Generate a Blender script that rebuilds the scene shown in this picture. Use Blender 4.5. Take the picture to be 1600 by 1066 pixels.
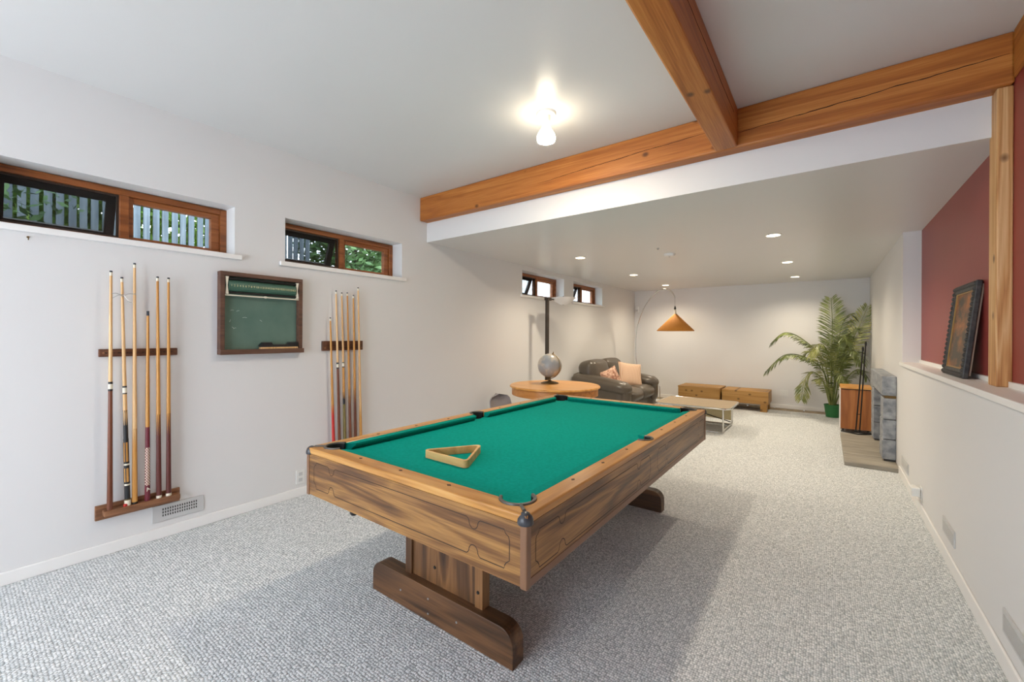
import bpy, bmesh, math, random
from mathutils import Vector, Matrix
random.seed(7)
PI = math.pi
for o in list(bpy.data.objects): bpy.data.objects.remove(o)
C = bpy.context.scene.collection
SC = bpy.context.scene

# ------------------------------------------------------------------ camera
cam = bpy.data.cameras.new('camera'); camo = bpy.data.objects.new('camera', cam); C.objects.link(camo)
FPX, YAW, HY, ROLL = 660.08, 0.6399, 523.86, 0.0054
cam.sensor_fit = 'HORIZONTAL'; cam.sensor_width = 36.0; cam.lens = 36.0*FPX/1600.0
cam.shift_y = -(533.0-HY)/1600.0
cam.clip_start = 0.02
camo.location = (0, 0, 1.35)
camo.rotation_euler = (Matrix.Rotation(YAW, 3, 'Z') @ Matrix.Rotation(PI/2, 3, 'X') @ Matrix.Rotation(ROLL, 3, 'Z')).to_euler()
SC.camera = camo
# ------------------------------------------------------------------ view, world and daylight
SC.view_settings.view_transform = 'Standard'; SC.view_settings.look = 'None'
SC.view_settings.gamma = 1.0; SC.view_settings.use_curve_mapping = False
SC.view_settings.exposure = 1.9
W = bpy.data.worlds.new('sky'); SC.world = W; W.use_nodes = True
bg = W.node_tree.nodes['Background']; bg.inputs[0].default_value = (0.80, 0.90, 1.0, 1); bg.inputs[1].default_value = 2.2

def area(name, loc, rot, sx, sy, power, col):
    l = bpy.data.lights.new(name, 'AREA'); l.shape = 'RECTANGLE'; l.size = sx; l.size_y = sy; l.energy = power; l.color = col
    o = bpy.data.objects.new(name, l); C.objects.link(o); o.location = loc; o.rotation_euler = rot; return o
# area light standing for daylight, just inside the added glazed doors behind the photographer
area('daylight', (-1.90, -2.16, 1.35), (PI/2, 0, PI), 2.8, 2.0, 60, (0.86, 0.93, 1.0))

# ------------------------------------------------------------------ room dimensions (metres)
XL, XR, XRED = -3.516, 0.589, 0.72
HC, S, BZ = 2.822, 2.362, 2.571
YBM, YS, YB, Y0 = 3.049, 3.164, 9.404, -2.2
WZ0, WZ1 = 1.93, 2.29

# ------------------------------------------------------------------ materials
MATS = {}
def newmat(name):
    m = bpy.data.materials.new(name); m.use_nodes = True
    nt = m.node_tree; b = nt.nodes['Principled BSDF']; return m, nt, b
def rgb(c): return (c[0], c[1], c[2], 1)
def s2l(*c):
    r = []
    for v in c:
        v /= 255.0; r.append(v/12.92 if v <= .04045 else ((v+.055)/1.055)**2.4)
    return tuple(r)
def plain(name, col, rough=.6, metal=0.0, spec=.5, bump=0, bscale=200, var=0, vscale=3.0):
    m, nt, b = newmat(name)
    b.inputs['Base Color'].default_value = rgb(col); b.inputs['Roughness'].default_value = rough
    b.inputs['Metallic'].default_value = metal; b.inputs['Specular IOR Level'].default_value = spec
    tc = nt.nodes.new('ShaderNodeTexCoord')
    if var:
        n = nt.nodes.new('ShaderNodeTexNoise'); n.inputs['Scale'].default_value = vscale; n.inputs['Detail'].default_value = 4
        nt.links.new(tc.outputs['Object'], n.inputs['Vector'])
        mx = nt.nodes.new('ShaderNodeMix'); mx.data_type = 'RGBA'
        mx.inputs[6].default_value = rgb([v*(1-var) for v in col]); mx.inputs[7].default_value = rgb([min(1, v*(1+var)) for v in col])
        nt.links.new(n.outputs['Fac'], mx.inputs[0]); nt.links.new(mx.outputs[2], b.inputs['Base Color'])
    if bump:
        n = nt.nodes.new('ShaderNodeTexNoise'); n.inputs['Scale'].default_value = bscale; n.inputs['Detail'].default_value = 3
        nt.links.new(tc.outputs['Object'], n.inputs['Vector'])
        bp = nt.nodes.new('ShaderNodeBump'); bp.inputs['Strength'].default_value = bump; bp.inputs['Distance'].default_value = .002
        nt.links.new(n.outputs['Fac'], bp.inputs['Height']); nt.links.new(bp.outputs[0], b.inputs['Normal'])
    MATS[name] = m; return m
def emit(name, col, st):
    m, nt, b = newmat(name); b.inputs['Base Color'].default_value = rgb(col)
    b.inputs['Emission Color'].default_value = rgb(col); b.inputs['Emission Strength'].default_value = st; return m
def wood(name, cols, axis='X', scale=14.0, stretch=.07, rough=.45, wave=.55, knots=0, dist=3.5, fine=.35, kr=(.05, .13), flat=False):
    """grain that runs along `axis` of the object: stretched rings, streaks and pores"""
    m, nt, b = newmat(name); N, L = nt.nodes, nt.links
    b.inputs['Roughness'].default_value = rough
    tc = N.new('ShaderNodeTexCoord'); mp = N.new('ShaderNodeMapping')
    sc = [1, 1, 1]; sc['XYZ'.index(axis)] = stretch; mp.inputs['Scale'].default_value = sc
    oi = N.new('ShaderNodeObjectInfo'); ad = N.new('ShaderNodeVectorMath'); ad.operation = 'MULTIPLY_ADD'
    cb = N.new('ShaderNodeCombineXYZ')
    for i in range(3): L.new(oi.outputs['Random'], cb.inputs[i])
    ad.inputs[1].default_value = (7, 5, 3)
    L.new(cb.outputs[0], ad.inputs[0]); L.new(tc.outputs['Object'], ad.inputs[2])
    L.new(ad.outputs[0], mp.inputs['Vector'])
    n1 = N.new('ShaderNodeTexNoise'); n1.inputs['Scale'].default_value = scale*.45; n1.inputs['Detail'].default_value = 3; n1.inputs['Distortion'].default_value = .6
    L.new(mp.outputs[0], n1.inputs['Vector'])
    mu = N.new('ShaderNodeMath'); mu.operation = 'MULTIPLY'; mu.inputs[1].default_value = dist
    L.new(n1.outputs['Fac'], mu.inputs[0])
    n2 = N.new('ShaderNodeMath'); n2.operation = 'PINGPONG'; n2.inputs[1].default_value = .5
    L.new(mu.outputs[0], n2.inputs[0])
    d2 = N.new('ShaderNodeMath'); d2.operation = 'MULTIPLY'; d2.inputs[1].default_value = 2; L.new(n2.outputs[0], d2.inputs[0])
    n3 = N.new('ShaderNodeTexNoise'); n3.inputs['Scale'].default_value = scale*9; n3.inputs['Detail'].default_value = 4
    mp3 = N.new('ShaderNodeMapping'); s3 = [1, 1, 1]; s3['XYZ'.index(axis)] = .03; mp3.inputs['Scale'].default_value = s3
    L.new(ad.outputs[0], mp3.inputs['Vector']); L.new(mp3.outputs[0], n3.inputs['Vector'])
    a = N.new('ShaderNodeMix'); a.inputs[0].default_value = wave; L.new(n1.outputs['Fac'], a.inputs[2]); L.new(d2.outputs[0], a.inputs[3])
    a2 = N.new('ShaderNodeMix'); a2.inputs[0].default_value = fine; L.new(a.outputs[0], a2.inputs[2]); L.new(n3.outputs['Fac'], a2.inputs[3])
    cr = N.new('ShaderNodeValToRGB'); e = cr.color_ramp.elements
    e[0].position = .22; e[0].color = rgb(cols[0]); e[1].position = .75; e[1].color = rgb(cols[2])
    x = e.new(.48); x.color = rgb(cols[1])
    L.new(a2.outputs[0], cr.inputs[0]); out = cr.outputs[0]
    if knots:
        v = N.new('ShaderNodeTexVoronoi'); v.inputs['Scale'].default_value = knots
        mk = N.new('ShaderNodeMapping'); sk = [1, 1, 1]; sk['XYZ'.index(axis)] = .75; sk[1] = .02 if flat else sk[1]; mk.inputs['Scale'].default_value = sk
        L.new(ad.outputs[0], mk.inputs['Vector'])
        if flat:
            v.voronoi_dimensions = '2D'; sx_ = N.new('ShaderNodeSeparateXYZ'); cx_n = N.new('ShaderNodeCombineXYZ')
            L.new(mk.outputs[0], sx_.inputs[0]); L.new(sx_.outputs[0], cx_n.inputs[0]); L.new(sx_.outputs[2], cx_n.inputs[1]); L.new(cx_n.outputs[0], v.inputs['Vector'])
        else: L.new(mk.outputs[0], v.inputs['Vector'])
        r = N.new('ShaderNodeMapRange'); r.inputs[1].default_value = kr[0]; r.inputs[2].default_value = kr[1]; r.inputs[3].default_value = .85; r.inputs[4].default_value = 0
        L.new(v.outputs['Distance'], r.inputs[0])
        km = N.new('ShaderNodeMix'); km.data_type = 'RGBA'; km.inputs[7].default_value = rgb([c*.35 for c in cols[0]])
        L.new(r.outputs[0], km.inputs[0]); L.new(out, km.inputs[6]); out = km.outputs[2]
    L.new(out, b.inputs['Base Color'])
    bp = N.new('ShaderNodeBump'); bp.inputs['Strength'].default_value = .12; bp.inputs['Distance'].default_value = .002
    L.new(a2.outputs[0], bp.inputs['Height']); L.new(bp.outputs[0], b.inputs['Normal'])
    MATS[name] = m; return m
def two(name, ca, cb_, scale, rough=.8, lo=.4, hi=.6, bump=.3, stretch=(1, 1, 1), detail=5, bdist=.003):
    m, nt, b = newmat(name); N, L = nt.nodes, nt.links; b.inputs['Roughness'].default_value = rough
    tc = N.new('ShaderNodeTexCoord'); mp = N.new('ShaderNodeMapping'); mp.inputs['Scale'].default_value = stretch
    n = N.new('ShaderNodeTexNoise'); n.inputs['Scale'].default_value = scale; n.inputs['Detail'].default_value = detail
    L.new(tc.outputs['Object'], mp.inputs[0]); L.new(mp.outputs[0], n.inputs['Vector'])
    cr = N.new('ShaderNodeValToRGB'); e = cr.color_ramp.elements; e[0].position = lo; e[1].position = hi
    e[0].color = rgb(ca); e[1].color = rgb(cb_); L.new(n.outputs['Fac'], cr.inputs[0]); L.new(cr.outputs[0], b.inputs['Base Color'])
    if bump:
        bp = N.new('ShaderNodeBump'); bp.inputs['Strength'].default_value = bump; bp.inputs['Distance'].default_value = bdist
        L.new(n.outputs['Fac'], bp.inputs['Height']); L.new(bp.outputs[0], b.inputs['Normal'])
    MATS[name] = m; return m
def carpet_mat():
    m, nt, b = newmat('berber_carpet'); N, L = nt.nodes, nt.links; b.inputs['Roughness'].default_value = .95; b.inputs['Specular IOR Level'].default_value = .15
    tc = N.new('ShaderNodeTexCoord'); mp = N.new('ShaderNodeMapping'); mp.inputs['Scale'].default_value = (1.0, .72, 1)
    L.new(tc.outputs['Object'], mp.inputs[0])
    v = N.new('ShaderNodeTexVoronoi'); v.inputs['Scale'].default_value = 112; v.inputs['Randomness'].default_value = .45
    L.new(mp.outputs[0], v.inputs['Vector'])
    n = N.new('ShaderNodeTexNoise'); n.inputs['Scale'].default_value = 260; n.inputs['Detail'].default_value = 2; L.new(tc.outputs['Object'], n.inputs['Vector'])
    r = N.new('ShaderNodeMapRange'); r.inputs[1].default_value = .25; r.inputs[2].default_value = .72; r.inputs[3].default_value = 1; r.inputs[4].default_value = 0
    L.new(v.outputs['Distance'], r.inputs[0])
    cr = N.new('ShaderNodeValToRGB'); e = cr.color_ramp.elements
    e[0].position = 0; e[0].color = rgb(s2l(176, 182, 184)); e[1].position = 1; e[1].color = rgb(s2l(252, 252, 252))
    L.new(r.outputs[0], cr.inputs[0])
    sep = N.new('ShaderNodeSeparateColor'); L.new(v.outputs['Color'], sep.inputs[0])
    cr2 = N.new('ShaderNodeValToRGB'); q = cr2.color_ramp.elements; q[0].position = .1; q[0].color = (.63, .655, .67, 1); q[1].position = .75; q[1].color = (1, 1, 1, 1)
    ad = N.new('ShaderNodeMix'); ad.inputs[0].default_value = .45; L.new(sep.outputs[0], ad.inputs[2]); L.new(n.outputs['Fac'], ad.inputs[3]); L.new(ad.outputs[0], cr2.inputs[0])
    mx = N.new('ShaderNodeMix'); mx.data_type = 'RGBA'; mx.blend_type = 'MULTIPLY'; mx.inputs[0].default_value = 1
    L.new(cr.outputs[0], mx.inputs[6]); L.new(cr2.outputs[0], mx.inputs[7]); L.new(mx.outputs[2], b.inputs['Base Color'])
    bp = N.new('ShaderNodeBump'); bp.inputs['Strength'].default_value = .7; bp.inputs['Distance'].default_value = .004
    L.new(r.outputs[0], bp.inputs['Height']); L.new(bp.outputs[0], b.inputs['Normal']); return m
def glass_mat(name, tint=(1, 1, 1), refl=1.0):
    m = bpy.data.materials.new(name); m.use_nodes = True; nt = m.node_tree; nt.nodes.remove(nt.nodes['Principled BSDF'])
    N, L = nt.nodes, nt.links; o = N['Material Output']
    t = N.new('ShaderNodeBsdfTransparent'); t.inputs[0].default_value = rgb(tint); g = N.new('ShaderNodeBsdfGlossy'); g.inputs['Roughness'].default_value = .02
    f = N.new('ShaderNodeLayerWeight'); f.inputs['Blend'].default_value = .5
    pw_ = N.new('ShaderNodeMath'); pw_.operation = 'POWER'; pw_.inputs[1].default_value = 4.0; L.new(f.outputs['Facing'], pw_.inputs[0])
    mu = N.new('ShaderNodeMath'); mu.operation = 'MULTIPLY_ADD'; mu.inputs[1].default_value = .6*refl; mu.inputs[2].default_value = .03*refl; L.new(pw_.outputs[0], mu.inputs[0])
    mx = N.new('ShaderNodeMixShader'); L.new(mu.outputs[0], mx.inputs[0]); L.new(t.outputs[0], mx.inputs[1]); L.new(g.outputs[0], mx.inputs[2]); L.new(mx.outputs[0], o.inputs[0]); return m
def screen_mat(name):
    m = bpy.data.materials.new(name); m.use_nodes = True; nt = m.node_tree; nt.nodes.remove(nt.nodes['Principled BSDF'])
    N, L = nt.nodes, nt.links; o = N['Material Output']
    t = N.new('ShaderNodeBsdfTransparent'); d = N.new('ShaderNodeBsdfDiffuse'); d.inputs[0].default_value = (.03, .03, .03, 1)
    mx = N.new('ShaderNodeMixShader'); mx.inputs[0].default_value = .42; L.new(t.outputs[0], mx.inputs[1]); L.new(d.outputs[0], mx.inputs[2]); L.new(mx.outputs[0], o.inputs[0]); return m

M = {}
M['wall'] = plain('wall_paint', (.74, .735, .73), .55, spec=.25, bump=.05, bscale=260, var=.015, vscale=1.2)
M['ceil'] = plain('ceiling_paint', (.72, .712, .70), .32, spec=.35, bump=.03, bscale=180, var=.01)
M['trimw'] = plain('white_trim_paint', (.84, .83, .81), .4, var=.02)
M['red'] = plain('red_wall_paint', s2l(146, 62, 58), .4, spec=.35, var=.05, vscale=4)
M['carpet'] = carpet_mat()
M['slate'] = two('slate_tile', s2l(120, 104, 84), s2l(160, 145, 120), 9, .6, .35, .65, .3)
M['bluestone'] = two('grey_stone_block', s2l(112, 117, 124), s2l(165, 168, 172), 16, .75, .3, .7, .5)
M['hearth'] = two('hearth_stone', s2l(128, 122, 112), s2l(168, 160, 146), 7, .7, .3, .7, .3, (.5, 4, 1))
fir = (s2l(128, 68, 22), s2l(176, 104, 40), s2l(206, 138, 66))
M['beamX'] = wood('fir_beam_x', fir, 'X', 18, .05, .5, .38, 5.5, 4, .45)
M['beamY'] = wood('fir_beam_y', fir, 'Y', 18, .05, .5, .38, 5.5, 4, .45)
M['postZ'] = wood('fir_post_z', (s2l(168, 110, 58), s2l(204, 152, 94), s2l(224, 182, 130)), 'Z', 30, .04, .55, .6, 6, 5)
wal = (s2l(58, 36, 20), s2l(118, 79, 41), s2l(176, 129, 70))
M['walX'] = wood('walnut_laminate_x', wal, 'X', 18, .12, .35, .5, 0, 4.6, .42)
M['walY'] = wood('walnut_laminate_y', wal, 'Y', 18, .08, .35, .5, 0, 4.6, .42)
rail = (s2l(150, 98, 44), s2l(194, 138, 70), s2l(214, 164, 96))
M['railX'] = wood('rail_laminate_x', rail, 'X', 11, .12, .3, .5, 0, 3.6)
M['railY'] = wood('rail_laminate_y', rail, 'Y', 11, .08, .3, .5, 0, 3.6)
dk = (s2l(44, 27, 15), s2l(82, 54, 31), s2l(120, 82, 49))
M['dwX'] = wood('dark_walnut_x', dk, 'X', 16, .07, .45, .55, 0, 4)
M['dwZ'] = wood('dark_walnut_z', (s2l(58, 36, 20), s2l(96, 64, 36), s2l(138, 96, 56)), 'Z', 16, .07, .45, .6, 0, 4)
M['rack'] = wood('rack_walnut', (s2l(66, 40, 28), s2l(96, 60, 42), s2l(120, 78, 54)), 'Y', 30, .08, .5)
M['ledge'] = wood('ledge_walnut', (s2l(98, 62, 38), s2l(134, 90, 60), s2l(158, 112, 78)), 'Y', 30, .08, .5)
M['frame_b'] = wood('scoreboard_brown', (s2l(70, 45, 36), s2l(92, 62, 48), s2l(108, 76, 58)), 'Y', 30, .08, .55)
M['winwood'] = wood('cedar_window_wood', (s2l(96, 50, 20), s2l(138, 78, 36), s2l(168, 102, 54)), 'Y', 30, .06, .4)
M['windark'] = plain('dark_brown_sash', s2l(52, 38, 30), .5, var=.1)
M['oak'] = wood('honey_oak', (s2l(176, 116, 50), s2l(212, 150, 76), s2l(230, 174, 100)), 'X', 20, .05, .3)
M['oakapron'] = wood('honey_oak_apron', (s2l(150, 90, 34), s2l(184, 118, 52), s2l(206, 140, 70)), 'X', 20, .08, .35)
M['pine'] = wood('knotty_pine', (s2l(140, 98, 42), s2l(168, 124, 62), s2l(186, 144, 82)), 'X', 18, .05, .5, .45, 6.5, kr=(.06, .14), flat=True)
M['cabw'] = wood('cabinet_oak', (s2l(128, 72, 28), s2l(164, 100, 46), s2l(186, 122, 62)), 'Z', 18, .06, .45)
M['felt'] = two('green_felt', s2l(0, 140, 126), s2l(8, 152, 138), 60, .95, .3, .7, .15)
M['cushion'] = two('green_cushion_felt', s2l(0, 132, 118), s2l(8, 144, 130), 60, .95, .3, .7, .15)
for _k in ('felt', 'cushion'): M[_k].node_tree.nodes['Principled BSDF'].inputs['Specular IOR Level'].default_value = .08
M['black'] = plain('black_plastic', (.018, .018, .02), .45)
M['pocket'] = plain('pocket_rubber', (.006, .006, .007), .7)
M['ring'] = plain('grey_pocket_ring', s2l(88, 84, 78), .4)
M['gcap'] = plain('charcoal_corner_cap', s2l(58, 60, 66), .3)
M['post'] = plain('brown_vinyl_trim', s2l(128, 92, 66), .4, var=.08, vscale=30)
M['line'] = plain('dark_inlay_groove', s2l(56, 36, 22), .6)
M['crack'] = plain('beam_crack', s2l(52, 24, 10), .9)
M['sight'] = plain('brown_sight', s2l(70, 40, 24), .5)
M['maple'] = wood('cue_maple', (s2l(196, 148, 92), s2l(216, 172, 118), s2l(228, 190, 140)), 'Z', 60, .02, .35)
M['honey'] = wood('cue_honey', (s2l(170, 112, 44), s2l(196, 138, 66), s2l(210, 156, 84)), 'Z', 60, .02, .35)
M['cuebrown'] = wood('cue_mahogany', (s2l(84, 44, 28), s2l(112, 62, 40), s2l(130, 78, 52)), 'Z', 60, .02, .35)
M['cuemaroon'] = plain('cue_maroon', s2l(104, 30, 44), .4)
M['cueoxide'] = plain('cue_dark_red', s2l(92, 42, 36), .4, var=.12, vscale=90)
M['cuered'] = plain('cue_red', s2l(190, 46, 40), .4, var=.1, vscale=20)
M['olive'] = plain('cue_olive', s2l(122, 108, 58), .5)
M['cblack'] = plain('cue_black', (.012, .012, .014), .4)
M['ivory'] = plain('cue_ivory', s2l(228, 220, 200), .45)
M['tip'] = plain('cue_tip', s2l(60, 64, 70), .9)
M['chrome'] = plain('chrome_tube', (.72, .72, .70), .15, 1.0)
M['steel'] = plain('thin_steel', (.45, .45, .45), .35, 1.0)
M['vent'] = plain('painted_grille', (.56, .56, .555), .45)
M['slot'] = plain('dark_slot', (.05, .05, .05), .8)
M['plate'] = plain('white_plastic', (.78, .78, .76), .35)
M['board'] = two('green_chalkboard', s2l(82, 110, 98), s2l(106, 130, 117), 5, .8, .25, .75, 0)
M['drum'] = plain('green_score_drum', s2l(66, 102, 86), .5)
M['digit'] = plain('cream_numerals', s2l(206, 204, 160), .6)
M['chalk'] = plain('chalk_mark', s2l(178, 190, 182), .9)
M['leather'] = plain('taupe_leather', s2l(86, 78, 68), .33, spec=.5, bump=.25, bscale=60, var=.12, vscale=7)
M['bronze'] = plain('aged_brass', s2l(112, 88, 52), .4, .7)
M['rattan'] = two('amber_woven_shade', s2l(170, 104, 32), s2l(206, 140, 58), 120, .8, .35, .65, .4, (1, 1, 3))
M['shadein'] = plain('white_shade_lining', (.75, .68, .55), .7)
M['darkmetal'] = plain('dark_bronze_metal', s2l(58, 50, 42), .5, .3)
M['frost'] = plain('frosted_glass_bowl', (.82, .81, .79), .3)
M['lam'] = two('taupe_laminate', s2l(150, 132, 108), s2l(168, 150, 126), 220, .75, .35, .65, 0)
M['cream'] = plain('cream_canvas', s2l(224, 208, 160), .8)
M['green_pot'] = plain('green_plastic_pot', s2l(34, 104, 52), .4)
M['soil'] = two('coir_mulch', s2l(110, 86, 46), s2l(160, 130, 70), 60, .95, .4, .6, .8)
M['leafA'] = two('palm_leaf', s2l(52, 70, 30), s2l(124, 134, 72), 9, .45, .3, .7, 0)
M['leafB'] = two('palm_leaf_light', s2l(80, 96, 42), s2l(164, 164, 98), 9, .45, .3, .7, 0)
M['stalk'] = plain('palm_stalk', s2l(132, 142, 72), .5)
M['iron'] = plain('black_iron', (.015, .014, .013), .5, .4)
M['firebox'] = plain('black_firebox', (.012, .010, .009), .9)  # even near-black colour for the firebox lining
M['pframe'] = two('charcoal_carved_frame', s2l(34, 35, 38), s2l(66, 64, 62), 40, .5, .35, .65, .2)
M['gold'] = plain('dull_gold_fillet', s2l(170, 132, 76), .4, .4)
M['painting'] = two('dark_amber_painting', s2l(52, 34, 16), s2l(190, 112, 40), 5, .4, .42, .72, 0, (1, 1.3, 2.2))
M['paper'] = plain('backing_paper', s2l(176, 160, 140), .8)
M['fence'] = wood('weathered_fence', (s2l(74, 84, 92), s2l(104, 116, 124), s2l(134, 144, 150)), 'Z', 20, .05, .8)
M['siding'] = plain('white_siding', (.86, .87, .88), .6)
M['earth'] = two('garden_soil', s2l(70, 62, 46), s2l(104, 96, 66), 6, .95, .3, .7, .4)
M['hedge1'] = two('bright_leaves', s2l(76, 128, 34), s2l(168, 204, 84), 3, .6, .3, .7, 0)
M['hedge2'] = two('deep_leaves', s2l(48, 84, 44), s2l(112, 150, 84), 3, .6, .3, .7, 0)
M['glass'] = glass_mat('window_glass', (.97, .99, 1), 1.0)
M['screen'] = screen_mat('insect_screen')
M['bulb'] = emit('lit_bulb', (1.0, .86, .66), 200)
M['neck'] = emit('dim_bulb_neck', (1.0, .86, .64), 7)
M['can'] = emit('lit_can_lens', (1.0, .84, .60), 6)
M['greychair'] = plain('grey_moulded_shell', s2l(150, 146, 150), .5)
def pillow_mat(name, a, b_, scale, axis):
    m, nt, b = newmat(name); N, L = nt.nodes, nt.links; b.inputs['Roughness'].default_value = .9
    tc = N.new('ShaderNodeTexCoord'); w = N.new('ShaderNodeTexWave'); w.inputs['Scale'].default_value = scale; w.bands_direction = axis
    w.inputs['Distortion'].default_value = .6; w.inputs['Detail'].default_value = 2
    L.new(tc.outputs['Object'], w.inputs['Vector']); cr = N.new('ShaderNodeValToRGB'); e = cr.color_ramp.elements
    e[0].color = rgb(a); e[1].color = rgb(b_); L.new(w.outputs['Fac'], cr.inputs[0]); L.new(cr.outputs[0], b.inputs['Base Color']); return m
M['pillowA'] = pillow_mat('striped_blush_fabric', s2l(196, 148, 120), s2l(232, 208, 180), 14, 'X')
M['pillowB'] = two('mottled_blush_fabric', s2l(150, 96, 76), s2l(226, 190, 166), 22, .9, .35, .62, .1)
M['globe'] = two('globe_map', s2l(148, 153, 156), s2l(184, 174, 160), 7, .35, .47, .56, 0)
def diamond_mat():
    m, nt, b = newmat('maroon_diamond_wrap'); N, L = nt.nodes, nt.links; b.inputs['Roughness'].default_value = .6
    tc = N.new('ShaderNodeTexCoord'); mp = N.new('ShaderNodeMapping'); mp.inputs['Scale'].default_value = (1, 1, 1)
    s = N.new('ShaderNodeSeparateXYZ'); L.new(tc.outputs['Object'], s.inputs[0])
    outs = []
    for sg in (1, -1):
        a = N.new('ShaderNodeMath'); a.operation = 'MULTIPLY_ADD'; a.inputs[1].default_value = sg*1.6; L.new(s.outputs[1], a.inputs[0]); L.new(s.outputs[2], a.inputs[2])
        f = N.new('ShaderNodeMath'); f.operation = 'PINGPONG'; f.inputs[1].default_value = .009; L.new(a.outputs[0], f.inputs[0])
        g = N.new('ShaderNodeMath'); g.operation = 'LESS_THAN'; g.inputs[1].default_value = .0028; L.new(f.outputs[0], g.inputs[0]); outs.append(g)
    mx = N.new('ShaderNodeMath'); mx.operation = 'MAXIMUM'; L.new(outs[0].outputs[0], mx.inputs[0]); L.new(outs[1].outputs[0], mx.inputs[1])
    k = N.new('ShaderNodeMix'); k.data_type = 'RGBA'; k.inputs[6].default_value = rgb(s2l(104, 30, 44)); k.inputs[7].default_value = rgb(s2l(222, 204, 186))
    L.new(mx.outputs[0], k.inputs[0]); L.new(k.outputs[2], b.inputs['Base Color']); return m
M['diamond'] = diamond_mat()

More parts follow.
